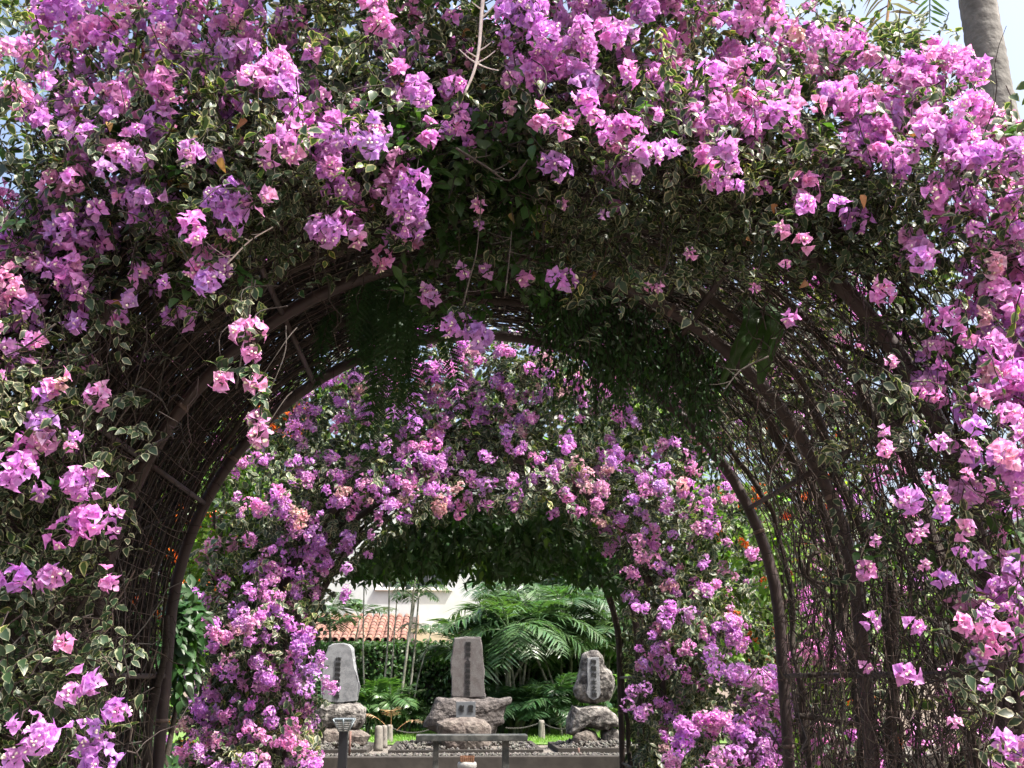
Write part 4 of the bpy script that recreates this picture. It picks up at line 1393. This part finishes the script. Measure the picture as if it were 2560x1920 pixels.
def pebbles(name, x0, x1, y0, y1, z, n, parent, heap=0.0, size=(.02, .05)):
    ico_v = nrm(np.array([[0, 0, 1], [.9, 0, .45], [.28, .85, .45], [-.72, .53, .45], [-.72, -.53, .45], [.28, -.85, .45], [0, 0, -1]], float))
    ico_f = np.array([[0, 1, 2], [0, 2, 3], [0, 3, 4], [0, 4, 5], [0, 5, 1], [6, 2, 1], [6, 3, 2], [6, 4, 3], [6, 5, 4], [6, 1, 5]])
    P = np.stack([RNG.uniform(x0, x1, n), RNG.uniform(y0, y1, n), np.full(n, z)], 1)
    u = (P[:, 0] - x0) / (x1 - x0); v = (P[:, 1] - y0) / (y1 - y0)
    P[:, 2] += heap * np.minimum(1, 4 * np.minimum(np.minimum(u, 1 - u), np.minimum(v, 1 - v)))
    s = RNG.uniform(*size, (n, 1)) * RNG.uniform(.6, 1.3, (n, 3))
    vv = ico_v[None] * s[:, None] * (1 + RNG.normal(0, .12, (n, 7, 3))) + P[:, None]
    c = np.ones((n, 7, 4)); c[:, :, :3] = tints(n, .45, 1.5, .04)[:, None]
    mb = MB(); mb.add(vv.reshape(-1, 3), (ico_f[None] + (np.arange(n) * 7)[:, None, None]).reshape(-1, 3), c.reshape(-1, 4))
    o = mb.build(name, M['pebble'], parent, smooth=True, kind='stuff')
    return o


x0 = at(838, 1620, 21.0).x; x1 = at(1174, 1620, 21.0).x
kerb_bed('kerbed bed of grey pebbles round the central memorial', x0, x1, 21.0, 24.0, TER - .02)
x0 = at(690, 1622, 21.2).x; x1 = at(792, 1622, 21.2).x
kerb_bed('kerbed bed of grey pebbles under the left memorial', x0 - .5, x1, 21.2, 23.6, TER - .02)
x0 = at(1205, 1618, 21.4).x; x1 = at(1360, 1618, 21.4).x
kerb_bed('kerbed bed of grey pebbles under the right memorial', x0, x1 + .4, 21.4, 23.6, TER - .02)
pb = pebbles('pebbles', -4.5, 4.5, TY + .12, 21.0, TER - .015, 2200, None, .02, (.018, .04))
tag(pb, 'pale pebbles strewn along the terrace kerb', None, kind='stuff')

# offering bench
bench = thing('stone_bench', 'dark stone bench with two legs before the central memorial', 'bench')
BD = 18.9
a = at(899.5, 1586, BD); b = at(1138, 1586, BD); zt = at(1000, 1588, BD - .2).z
bevel_box('bench_top', (a.x, BD - .22, zt - .10), (b.x, BD + .25, zt), M['slate'], bench, .012)
for x0, x1 in ((936, 948), (1085, 1099)):
    l = at(x0, 1600, BD).x; r = at(x1, 1600, BD).x
    bevel_box('leg', (l, BD - .12, 0.004), (r, BD + .14, zt - .10), M['slate'], bench, .01)

# stone jar with a slatted wooden lid
jar = thing('incense_jar', 'grey stone jar with a slatted reddish wooden lid at the bottom of the view', 'jar')
JD = 17.6
jc = at(1009, 1650, JD)
zt = at(1009, 1645, JD).z
rj = (at(1030, 1650, JD).x - at(988, 1650, JD).x) / 2
prof_j = [(.55, 0.004), (.62, .05), (.5, .12), (.62, .22), (.92, zt - .12), (1.0, zt - .05), (.93, zt - .012), (.72, zt), (.66, zt - .03), (0.001, zt - .04)]
mb = MB()
m = 28
vv = []
for rr_, zz in prof_j:
    th = np.arange(m) * 2 * PI / m
    vv.append(np.stack([jc.x + rj * rr_ * np.cos(th), JD + rj * rr_ * np.sin(th), np.full(m, zz)], 1))
f = []
for i in range(len(prof_j) - 1):
    for j in range(m):
        a_, b_ = i * m + j, i * m + (j + 1) % m
        f += [[a_, b_, b_ + m], [a_, b_ + m, a_ + m]]
mb.add(np.concatenate(vv), f)
mb.build('bowl', M['jar'], jar)
for k in range(7):
    xx = jc.x + (k - 3) * rj * .21
    bevel_box('lid_slat', (xx - rj * .085, JD - rj * .7, zt), (xx + rj * .085, JD + rj * .7, zt + .075), M['wood'], jar, .006)
bevel_box('lid_batten', (jc.x - rj * .76, JD - rj * .5, zt + .0755), (jc.x + rj * .76, JD - rj * .38, zt + .092), M['wood'], jar, .004)

# garden lamp: black post with a louvred tapering head
lamp = thing('garden_lamp', 'black garden lamp with a tapering louvred head beside the left memorial', 'lamp')
LD = 19.6
a = at(733, 1580, LD); b = at(752, 1580, LD)
zc = at(742, 1580, LD).z; ztop = at(742, 1553, LD).z
wx = (b.x - a.x) / 2; lx = (a.x + b.x) / 2
bevel_box('post', (lx - wx, LD - wx, 0.004), (lx + wx, LD + wx, zc), M['black'], lamp, .01)
wt = (at(766, 1555, LD).x - at(722, 1555, LD).x) / 2
mbh = MB()
core = np.array([[sx * .70 * w, sy * .70 * w, z] for z, w in ((zc, wx), (ztop - .02, wt)) for sx, sy in ((-1, -1), (1, -1), (1, 1), (-1, 1))]) + np.array([lx, LD, 0])
mbh.add(core, [[0, 1, 5], [0, 5, 4], [1, 2, 6], [1, 6, 5], [2, 3, 7], [2, 7, 6], [3, 0, 4], [3, 4, 7]])
mbh.build('diffuser', M['alu'], lamp, smooth=False)
for k in range(6):
    u = (k + .5) / 6
    w = wx + (wt - wx) * u; z = zc + (ztop - zc) * u
    bevel_box('louvre', (lx - w, LD - w, z - .008), (lx + w, LD + w, z + .012), M['louvre'] if k < 5 else M['alu'], lamp, .004)
bevel_box('cap', (lx - wt, LD - wt, ztop - .012), (lx + wt, LD + wt, ztop + .012), M['alu'], lamp, .005)
for sx in (-1, 1):
    for sy in (-1, 1):
        tube1('corner_rib', [(lx + sx * wx, LD + sy * wx, zc), (lx + sx * wt, LD + sy * wt, ztop)], .014, M['alu'], lamp, 6)
tube1('front_rib', [(lx, LD - wx - .004, zc), (lx, LD - wt - .004, ztop)], .016, M['alu'], lamp, 6)
a = at(757, 1580, 20.6)
tag(tube1('stake', [(a.x, 20.6, TER - .02), (a.x, 20.6, a.z)], .022, M['rust'], None, 8), 'thin rusty stake beside the garden lamp', 'stake')
a = at(1250, 1613, 20.9)
tag(tube1('stake', [(a.x, 20.9, TER - .02), (a.x, 20.9, a.z - .02)], .02, M['rust'], None, 8), 'short rusty stake before the right memorial', 'stake')

# bollards and rope chain
BOL = [(1170, 1598, 1555, 'grey stone bollard on the lawn right of the central memorial'), (817, 1618, 1567, 'tall grey stone bollard nearest the left memorial'),
       (829, 1612, 1566, 'brown grey bollard standing between two others by the left memorial'), (841, 1604, 1565, 'small grey bollard on the lawn, last of three by the left memorial')]
tops = []
for x, yb, yt, lab in BOL:
    g = on_level(x, yb, TER + .02)
    r = 8.0 / px_per_m(g.y) * (1.15 if x == 817 else .9)
    h = at(x, yt, g.y).z
    ru = np.array([1.12, 1.08, 1.0, .95, .9, .86, .6, .05])
    zz = np.array([TER - .02, TER + .05, TER + .3 * (h - TER), TER + .6 * (h - TER), TER + .85 * (h - TER), h - .03, h - .006, h])
    o = tube1('bollard', np.stack([np.full(8, g.x), np.full(8, g.y), zz], 1), ru * r, M['concrete'], None, 14)
    tag(o, lab, 'bollard', 'stone bollards on the lawn')
    tops.append(Vector((g.x, g.y, h)))


def chain(label, a, b, sag):
    u = np.linspace(0, 1, 40)[:, None]
    p = np.array(a) * (1 - u) + np.array(b) * u
    p[:, 2] -= (4 * sag * u * (1 - u))[:, 0]
    mb = MB()
    for i in range(39):     # short interlocked links
        c0, c1 = p[i] - (p[i + 1] - p[i]) * .1, p[i + 1] + (p[i + 1] - p[i]) * .1
        off = np.array([0, 0, .010]) if i % 2 else np.array([0, .010, 0])
        tubes(mb, np.stack([np.stack([c0 + off, c1 + off]), np.stack([c0 - off, c1 - off])]), np.full(2, .007), 4)
    return tag(mb.build('chain', M['pebble'], None), label, 'chain', 'chains between the bollards')


chain('pale chain from the lawn bollard towards the central memorial', tops[0] - Vector((0, 0, .05)), at(1092, 1572, tops[0].y), .06)
chain('pale chain from the lawn bollard towards the right memorial', tops[0] - Vector((0, 0, .05)), at(1235, 1572, tops[0].y - .6), .08)
chain('pale chain from the small bollard towards the central memorial', tops[3] - Vector((0, 0, .05)), at(930, 1575, tops[3].y), .10)

# grass on the lawn
n = 22000
P = np.stack([RNG.uniform(-6, 6, n), 24.1 + RNG.random(n) ** 1.2 * 6.2, np.full(n, TER + .01)], 1)
gmb = MB()
blades(gmb, P, RNG.normal(0, .35, (n, 3)) + np.array([0, 0, 1]), rand_dirs(n), RNG.uniform(.05, .12, n), .012, tints(n, .8, 1.3, .08), tmpl='strip', droop=.4)
tag(gmb.build('grass', M['grass'], None, kind='stuff'), 'bright short grass on the lawn behind the stones', None, kind='stuff')

# ------------------------------------------------------------------ hedge, palms, house
hedge = thing('hedge', 'clipped dark green hedge behind the memorial stones', 'hedge')
HD = 30.2
hz = at(800, 1392, HD).z
hmb = MB()
n = 14000
P = np.stack([RNG.uniform(-6.5, 6.0, n), HD + np.abs(RNG.normal(0, .22, n)), RNG.uniform(TER, hz, n)], 1)
topm = RNG.random(n) < .22
P[topm, 1] = HD + RNG.uniform(0, 1.1, topm.sum()); P[topm, 2] = hz + RNG.normal(0, .05, topm.sum())
P[:, 1] += .16 * np.sin(P[:, 0] * 3.1) * np.cos(P[:, 2] * 2.3)
nv = np.where(topm[:, None], np.array([0, -.3, 1.0]), np.array([.1, -.8, .55])) + RNG.normal(0, .45, (n, 3))
blades(hmb, P, RNG.normal(0, .7, (n, 3)) + np.array([0, -.2, -.3]), nv, RNG.uniform(.10, .17, n), RNG.uniform(.07, .11, n), tints(n, .7, 1.35, .1), droop=.3)
hmb.build('foliage', M['leaf_green'], hedge, kind='stuff')
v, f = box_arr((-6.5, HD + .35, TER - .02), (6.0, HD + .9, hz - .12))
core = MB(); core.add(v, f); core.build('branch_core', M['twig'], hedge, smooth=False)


def palm_frond(P0, d0, L, W, mat, parent, curve=.6, nl=30, tint=(1, 1, 1), narrow=.032, rach=True, name='frond'):
    """feather palm frond: arched rachis with two ranks of narrow leaflets"""
    d0 = nrm(np.array(d0, float))
    u = np.linspace(0, 1, nl + 6)
    path = np.array(P0)[None] + d0 * (u * L)[:, None] + np.array([0, 0, -1.0]) * (curve * u ** 2 * L)[:, None]
    tan = nrm(np.gradient(path, axis=0))
    side = nrm(np.cross(tan, np.array([0, 0, 1.0]) + RNG.normal(0, .05, 3)))
    up = np.cross(side, tan)
    mb = MB()
    tubes(mb, path[None], np.linspace(.016, .004, len(u))[None] * max(L, .6) / 1.6, 4, tint=np.array([[1.6, 1.4, 1.2]]))
    i = np.arange(6, len(u))
    w = W * np.sin(np.clip((u[i] - .10) / .95, .02, .97) * PI) ** .55 * (1 - .25 * u[i])
    for sgn in (-1, 1):
        d = side[i] * sgn * .85 + tan[i] * .62 + up[i] * .28 + RNG.normal(0, .07, (len(i), 3))
        blades(mb, path[i], d, up[i] + RNG.normal(0, .15, (len(i), 3)) + side[i] * sgn * -.2, w * RNG.uniform(.85, 1.1, len(i)), narrow * (.6 + w), tints(len(i), .8, 1.25, .07) * np.array(tint), tmpl='strip', droop=.35 + RNG.random(len(i)) * .3, fold=.3)
    return mb.build(name, mat, parent)


def palm_clump(label, x, D, canes, fronds, H, L, seed=0, low=0, tint=(1, 1, 1), spread=.35, group='feather palms behind the stones', foot=TER):
    """clustered cane palm: pale ringed canes, each with a head of arching fronds"""
    random.seed(seed)
    root = thing('areca_palm', label, 'palm', group)
    for k in range(canes):
        bx = x + random.gauss(0, spread * .5); by = D + random.gauss(0, spread * .5)
        h = H * random.uniform(.7, 1.05)
        tx = bx + random.gauss(0, spread * .9); ty = by + random.gauss(0, spread * .5)
        pts = np.array([[bx, by, foot], [(bx * .6 + tx * .4), (by + ty) / 2, foot + h * .5], [tx, ty, foot + h]])
        p, r = smooth_path(pts, np.array([.045, .035, .028]), 7)
        if h > .5:
            tube1('cane', p, r * random.uniform(.8, 1.1), M['cane'], root, 8)
        nf = fronds
        for q in range(nf):
            a = q / nf * 2 * PI + random.uniform(-.4, .4)
            el = random.uniform(.25, 1.25)
            palm_frond(p[-1], (math.cos(a) * math.cos(el), math.sin(a) * math.cos(el), math.sin(el)), L * random.uniform(.75, 1.15), L * .40, M['palm'], root, curve=random.uniform(.35, .75), nl=20, narrow=.046, tint=np.array(tint) * random.uniform(.8, 1.25))
    return root


X = lambda x, D: at(x, 1450, D).x
palm_clump('big arching feather palm right behind the central memorial', X(1085, 28.2), 28.2, 9, 8, 2.5, 2.2, 1, tint=(1.15, 1.15, 1), spread=.85)
palm_clump('feather palm between the central and the right memorial', X(1205, 28.6), 28.6, 7, 8, 2.7, 2.1, 2, tint=(.95, 1, 1), spread=.8)
palm_clump('pale yellowish feather palm behind the right memorial', X(1320, 29.0), 29.0, 5, 7, 2.5, 1.7, 3, tint=(1.5, 1.35, .9), spread=.6)
palm_clump('low bushy young palm right of the left memorial', X(822, 27.4), 27.4, 6, 8, .75, 1.15, 4, tint=(1.05, 1.1, .8), spread=.3)
palm_clump('small young palm on the lawn, left of the central boulder', X(862, 28.2), 28.2, 4, 7, .45, .9, 5, tint=(1.05, 1.05, .8), spread=.3)
palm_clump('low dark palm tuft left of the right memorial', X(1150, 29.4), 29.4, 4, 7, .5, 1.0, 6, tint=(.75, .85, .85), spread=.4)
palm_clump('low leafy palm tuft just right of the central boulder', X(1105, 27.2), 27.2, 6, 8, .7, 1.25, 11, tint=(.85, .9, .85), spread=.5)
palm_clump('low leafy palm tuft beside the foot of the right memorial', X(1215, 27.4), 27.4, 6, 8, .8, 1.25, 12, tint=(.8, .9, .8), spread=.5)
palm_clump('feather palm against the white wall at far left', X(745, 31.2), 31.2, 3, 6, 3.3, 1.4, 7, spread=.4)
palm_clump('tall feather palm whose fronds fill the top of the opening', X(1130, 31.0), 31.0, 5, 8, 4.6, 2.1, 8, tint=(.9, 1, .95), spread=1.0)
palm_clump('tall feather palm before the white wall, right of the central memorial', X(1260, 31.4), 31.4, 5, 8, 4.4, 2.0, 9, tint=(.95, 1, .9), spread=.9)
# the slender leaning canes left of the centre
cane_root = thing('areca_palm', 'group of tall slender leaning bare palm canes left of the central memorial', 'palm', 'feather palms behind the stones')
random.seed(5)
for x0, y0, x1, y1, D, r in [(856, 1520, 903, 1190, 28.0, .035), (862, 1520, 896, 1300, 28.2, .03), (872, 1510, 905, 1280, 28.1, .028), (820, 1500, 842, 1200, 28.9, .026), (791, 1480, 787, 1240, 29.2, .022), (836, 1490, 860, 1260, 29.1, .022),
                             (884, 1500, 930, 1370, 28.5, .02), (1086, 1500, 1100, 1280, 27.8, .028), (1075, 1490, 1072, 1300, 28.0, .024)]:
    b = on_level(x0, 1585, TER); b = at(x0, 1600, D); b.z = TER
    t = at(x1, y1, D)
    mpt = (b + t) / 2 + Vector((random.uniform(-.08, .08), 0, 0))
    p, rr_ = smooth_path(np.array([b, mpt, t]), np.array([r * 1.15, r, r * .8]), 7)
    tube1('cane', p, rr_, M['cane'], cane_root, 8)
    for q in range(5):
        a_ = q / 5 * 2 * PI + random.random()
        palm_frond(p[-1], (math.cos(a_) * .6, math.sin(a_) * .6, .7), random.uniform(.9, 1.4), .42, M['palm'], cane_root, curve=.7, nl=22)
# dry frond lying by the bollards
dry = thing('dry_palm_frond', 'dry straw coloured palm frond fallen by the left bollards', 'palm frond')
for k in range(3):
    pp = at(832 + 12 * k, 1572 + 6 * k, 23.0)
    palm_frond((pp.x, 23.0 + .1 * k, pp.z + .05), (-.5 + .5 * k, -.2, .55), .8, .3, M['palm_dry'], dry, curve=.5, nl=12, narrow=.02)

# yellowish shrub behind the right memorial, and dark planting at the sides
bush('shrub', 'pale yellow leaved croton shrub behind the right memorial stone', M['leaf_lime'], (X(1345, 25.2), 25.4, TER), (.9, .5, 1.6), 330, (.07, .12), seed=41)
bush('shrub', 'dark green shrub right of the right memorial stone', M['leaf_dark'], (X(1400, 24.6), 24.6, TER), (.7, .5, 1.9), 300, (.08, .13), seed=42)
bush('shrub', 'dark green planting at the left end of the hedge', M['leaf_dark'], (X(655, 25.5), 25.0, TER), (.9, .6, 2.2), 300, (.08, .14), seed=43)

house = thing('house', 'white house with terracotta porch roof and upstairs window behind the hedge', 'house')
HW = 36.5
wl = at(640, 1330, HW).x; wr = at(1480, 1330, HW).x
ztw = at(900, 1000, HW).z
wa = at(820, 1235, HW); wb = at(968, 1270, HW)
# wall with a window opening built from four pieces
wz0 = wb.z; wz1 = at(820, 1195, HW).z
for nm, lo, hi in [('wall', (wl, HW, 0), (wa.x, HW + .3, ztw)), ('wall', (wb.x, HW, 0), (wr, HW + .3, ztw)), ('wall', (wa.x, HW, 0), (wb.x, HW + .3, wz0)), ('wall', (wa.x, HW, wz1), (wb.x, HW + .3, ztw))]:
    bevel_box(nm, lo, hi, M['white_wall'], house, .001)
win = bpy.data.objects.new('window', None); COL.objects.link(win)
win.parent = house
bevel_box('sill', (wa.x - .15, HW - .12, wz0 - .10), (wb.x + .15, HW + .05, wz0 - .001), M['frame'], win, .01)
for x0, x1 in ((wa.x, wa.x + .10), (wb.x - .10, wb.x)):
    bevel_box('frame', (x0, HW + .02, wz0), (x1, HW + .14, wz1), M['frame'], win, .005)
nw = 4
pw = (wb.x - wa.x - .2) / nw
for k in range(nw):
    px0 = wa.x + .1 + k * pw
    bevel_box('sash', (px0, HW + .06, wz0), (px0 + .05, HW + .13, wz1), M['sash'], win, .004)
    bevel_box('sash', (px0 + pw - .05, HW + .06, wz0), (px0 + pw - .002, HW + .13, wz1), M['sash'], win, .004)
    bevel_box('sash', (px0 + .05, HW + .06, wz0), (px0 + pw - .05, HW + .13, wz0 + .06), M['sash'], win, .004)
    bevel_box('pane', (px0 + .05, HW + .09, wz0 + .06), (px0 + pw - .05, HW + .10, wz1), M['glass'], win, .001)
# porch with barrel tiles
E0 = 33.2
ez = at(880, 1384, E0).z; tz = at(880, 1331, HW).z
rx0 = at(640, 1384, E0).x; rx1 = at(893, 1384, E0).x
slope = math.atan2(tz - ez, HW - E0)
run = math.hypot(tz - ez, HW - E0)
roof = bevel_box('roof', (rx0, 0, -.10), (rx1, run, -.02), M['gutter'], house, .005, Matrix.Translation((0, E0, ez)) @ Matrix.Rotation(slope, 4, 'X'))
TWD, ROWS = .26, 8
TL = run / ROWS


def tile_mesh():
    mb = MB()
    m = 9
    th = np.linspace(PI, 0, m)
    vv = []
    for y, s, zz in ((-.03, 1.0, .012), (TL * 1.04, .86, .0)):
        vv.append(np.stack([np.cos(th) * TWD * .40 * s, np.full(m, y), np.sin(th) * TWD * .36 * s + zz], 1))
    for y, s, zz in ((-.03, .84, .012), (TL * 1.04, .72, .0)):
        vv.append(np.stack([np.cos(th) * TWD * .40 * s, np.full(m, y), np.sin(th) * TWD * .36 * s + zz - .002], 1))
    v = np.concatenate(vv)
    f = []
    for j in range(m - 1):
        f += [[j, j + 1, m + j + 1], [j, m + j + 1, m + j], [2 * m + j, 3 * m + j, 3 * m + j + 1], [2 * m + j, 3 * m + j + 1, 2 * m + j + 1], [j, 2 * m + j, 2 * m + j + 1], [j, 2 * m + j + 1, j + 1]]
    mb.add(v, f)
    return mb


def pan_mesh():
    mb = MB()
    m = 7
    th = np.linspace(PI, 2 * PI, m)
    v = np.concatenate([np.stack([np.cos(th) * TWD * .36, np.full(m, y), np.sin(th) * TWD * .16 + .03 + zz], 1) for y, zz in ((-.02, .01), (TL * 1.04, 0))])
    f = []
    for j in range(m - 1):
        f += [[j, m + j + 1, j + 1], [j, m + j, m + j + 1]]
    mb.add(v, f)
    return mb


def tinted(mbf):
    out = []
    for k in range(5):
        mb = mbf()
        t = np.array([[1.0, .95, .9], [1.15, 1.15, 1.1], [.85, .8, .8], [1.05, .9, .8], [1.2, 1.3, 1.25]][k])
        for c in mb.c:
            c[:, :3] = t
        out.append(mb.mesh('roof_tile', M['tile']))
    return out


caps, pans = tinted(tile_mesh), tinted(pan_mesh)
ncol = int((rx1 - rx0) / TWD)
for i in range(ncol):
    for j in range(ROWS):
        base = Vector((rx0 + (i + .5) * TWD + random.uniform(-.008, .008), j * TL, .012 + .004 * (j % 2)))
        if i >= ncol - 22:
            link('roof_tile', random.choice(caps), roof, Matrix.Translation(base) @ Matrix.Rotation(random.gauss(0, .02), 4, 'Z'))
            if i < ncol - 1:
                link('roof_tile', random.choice(pans), roof, Matrix.Translation(base + Vector((TWD / 2, 0, -.02))))
# verge board and porch walls
bevel_box('verge_board', (rx1 + .002, 0, -.28), (rx1 + .06, run, .03), M['tile'], house, .01, Matrix.Translation((0, E0, ez)) @ Matrix.Rotation(slope, 4, 'X'))
bevel_box('gutter', (rx0, E0 - .16, ez - .16), (rx1 + .05, E0 - .03, ez - .03), M['gutter'], house, .02)
bevel_box('porch_wall', (rx0, E0 + .45, 0), (rx1 - .25, HW - .02, ez + .05), M['ochre_wall'], house, .005)
bevel_box('side_wall', (rx1 - .24, E0 + 1.2, 0), (rx1 + 2.0, HW - .02, ez + .42), M['ochre_wall'], house, .005)

# trees filling the view behind house and shrubs
def tree(name, label, x, y, h, rx, mat, seed, n=900, leaf=(.16, .28), group='background trees'):
    rr = np.random.default_rng(seed)
    root = thing(name, label, 'tree', group)
    pts = np.array([[x, y, 0], [x + rr.normal(0, .15), y, h * .35], [x + rr.normal(0, .3), y, h * .7]])
    p, r = smooth_path(pts, np.array([.20, .15, .07]), 6)
    tube1('trunk', p, r, M['stem'], root, 10)
    lumps = 14
    lc = np.stack([x + rr.normal(0, rx * .55, lumps), y + rr.normal(0, rx * .5, lumps), rr.uniform(h * .4, h * .92, lumps)], 1)
    mb = MB()
    for k in range(lumps):
        q, r2 = smooth_path(np.array([p[len(p) // 2 + int(rr.integers(0, 6))], (p[-1] + lc[k]) / 2 - [0, 0, .3], lc[k]]), np.array([.06, .035, .012]), 4)
        tube1('limb', q, r2, M['stem'], root, 6)
        d = nrm(rr.normal(size=(n // lumps, 3)))
        P = lc[k] + d * (rr.random(len(d)) ** .5)[:, None] * rr.uniform(.7, 1.15) * np.array([rx * .42, rx * .42, rx * .34])
        sprays(mb, None, P, d + np.array([0, 0, -.3]), .3, k=6, leaf_len=leaf, wid=.5)
    mb.build('crown', M[mat], root, kind='stuff')
    return root


for i, (x, y, h, rx, mt, lab) in enumerate([(-5.2, 19.0, 4.6, 2.2, 'leaf_green', 'green tree rising beyond the left of the far tunnel'), (6.2, 18.5, 4.4, 2.2, 'leaf_lime', 'light green tree rising beyond the right of the far tunnel'),
                                            (-10.0, 22.0, 6.0, 3.0, 'leaf_dark', 'dark tree far behind on the left'), (11.5, 23.0, 5.6, 3.0, 'leaf_green', 'tree far behind on the right'),
                                            (-7.0, 44, 15, 5.0, 'leaf_lime', 'tall light tree behind the house, left'), (1.5, 45, 16, 5.0, 'leaf_green', 'tall tree behind the house, middle'), (9.5, 44, 15, 5.0, 'leaf_lime', 'tall light tree behind the house, right')]):
    tree('garden_tree', lab, x, y, h, rx, mt, 60 + i, n=900 if y < 40 else 1500, leaf=(.16, .28) if y < 40 else (.4, .65))

# tall grey palm at the right, above the tunnel
palm = thing('palm_tree', 'tall palm with ringed grey trunk rising behind the right shoulder of the tunnel', 'palm tree')
PD = 12.0
pa = at(2441 / VS, 0, PD); pb_ = at(2520 / VS, 420 / VS, PD)
dz = (pa - pb_) / (pa.z - pb_.z)
zz = np.linspace(0, 14.5, 240)
path = np.array([pb_ + dz * (z - pb_.z) for z in zz])
path[:, 0] += .10 * np.sin(zz * .5) - .10 * math.sin(.5 * 9)
rt = np.interp(zz, [0, 1, 6, 11, 14.5], [.36, .28, .245, .235, .20])
ring = .010 * np.abs(np.sin(zz * PI / .17)) + RNG.normal(0, .003, 240)
mb = MB(); tubes(mb, path[None], (rt + ring)[None], 28)
mb.build('trunk', M['trunk'], palm)
crown = path[-1]
for k in range(15):
    a_ = k / 15 * 2 * PI
    el = random.uniform(.1, 1.1)
    palm_frond(crown, (math.cos(a_) * math.cos(el), math.sin(a_) * math.cos(el), math.sin(el)), random.uniform(3.2, 4.2), .75, M['palm'], palm, curve=.6, nl=46, narrow=.05)
tip = np.array(at(1990, 30, 11.6))
st = crown + np.array([-.1, 0, .2])
dv = tip - st
Lf = np.linalg.norm(dv)
palm_frond(st, dv / Lf + np.array([0, 0, .55]), Lf * .98, .7, M['palm_dry'], palm, curve=.55, nl=50, narrow=.04, tint=(.8, .9, .6))

# palm whose fronds reach into the top left corner
palm2 = thing('palm_tree', 'palm outside the left edge whose thin fronds reach into the corner', 'palm tree')
c2 = np.array(at(-330, -60, 8.5))
zz = np.linspace(0, c2[2], 120)
mb = MB(); tubes(mb, np.stack([np.full(120, c2[0]) - .1 * np.sin(zz), np.full(120, c2[1]), zz], 1)[None], (np.interp(zz, [0, 1, c2[2]], [.22, .16, .12]) + .006 * np.abs(np.sin(zz * 20)))[None], 16)
mb.build('trunk', M['trunk'], palm2)
for x, y in [(70, 130), (40, 330), (95, 40), (20, 230), (60, 480)]:
    tp = np.array(at(x, y, 8.2)); st = c2 + np.array([.05, 0, .1])
    dv = tp - st; Lf = np.linalg.norm(dv)
    palm_frond(st, dv / Lf + np.array([0, 0, .5]), Lf * 1.0, .6, M['palm'], palm2, curve=.5, nl=44, narrow=.022)
for k in range(7):
    a_ = PI * .5 + k / 7 * PI
    palm_frond(c2, (math.cos(a_) * .7, math.sin(a_) * .7, .6), 2.4, .6, M['palm'], palm2, curve=.6, nl=36, narrow=.03)

bpy.context.view_layer.update()
tri = sum(len(o.data.polygons) for o in bpy.data.objects if o.type == 'MESH')
print('objects', len(bpy.data.objects), 'polys', tri)
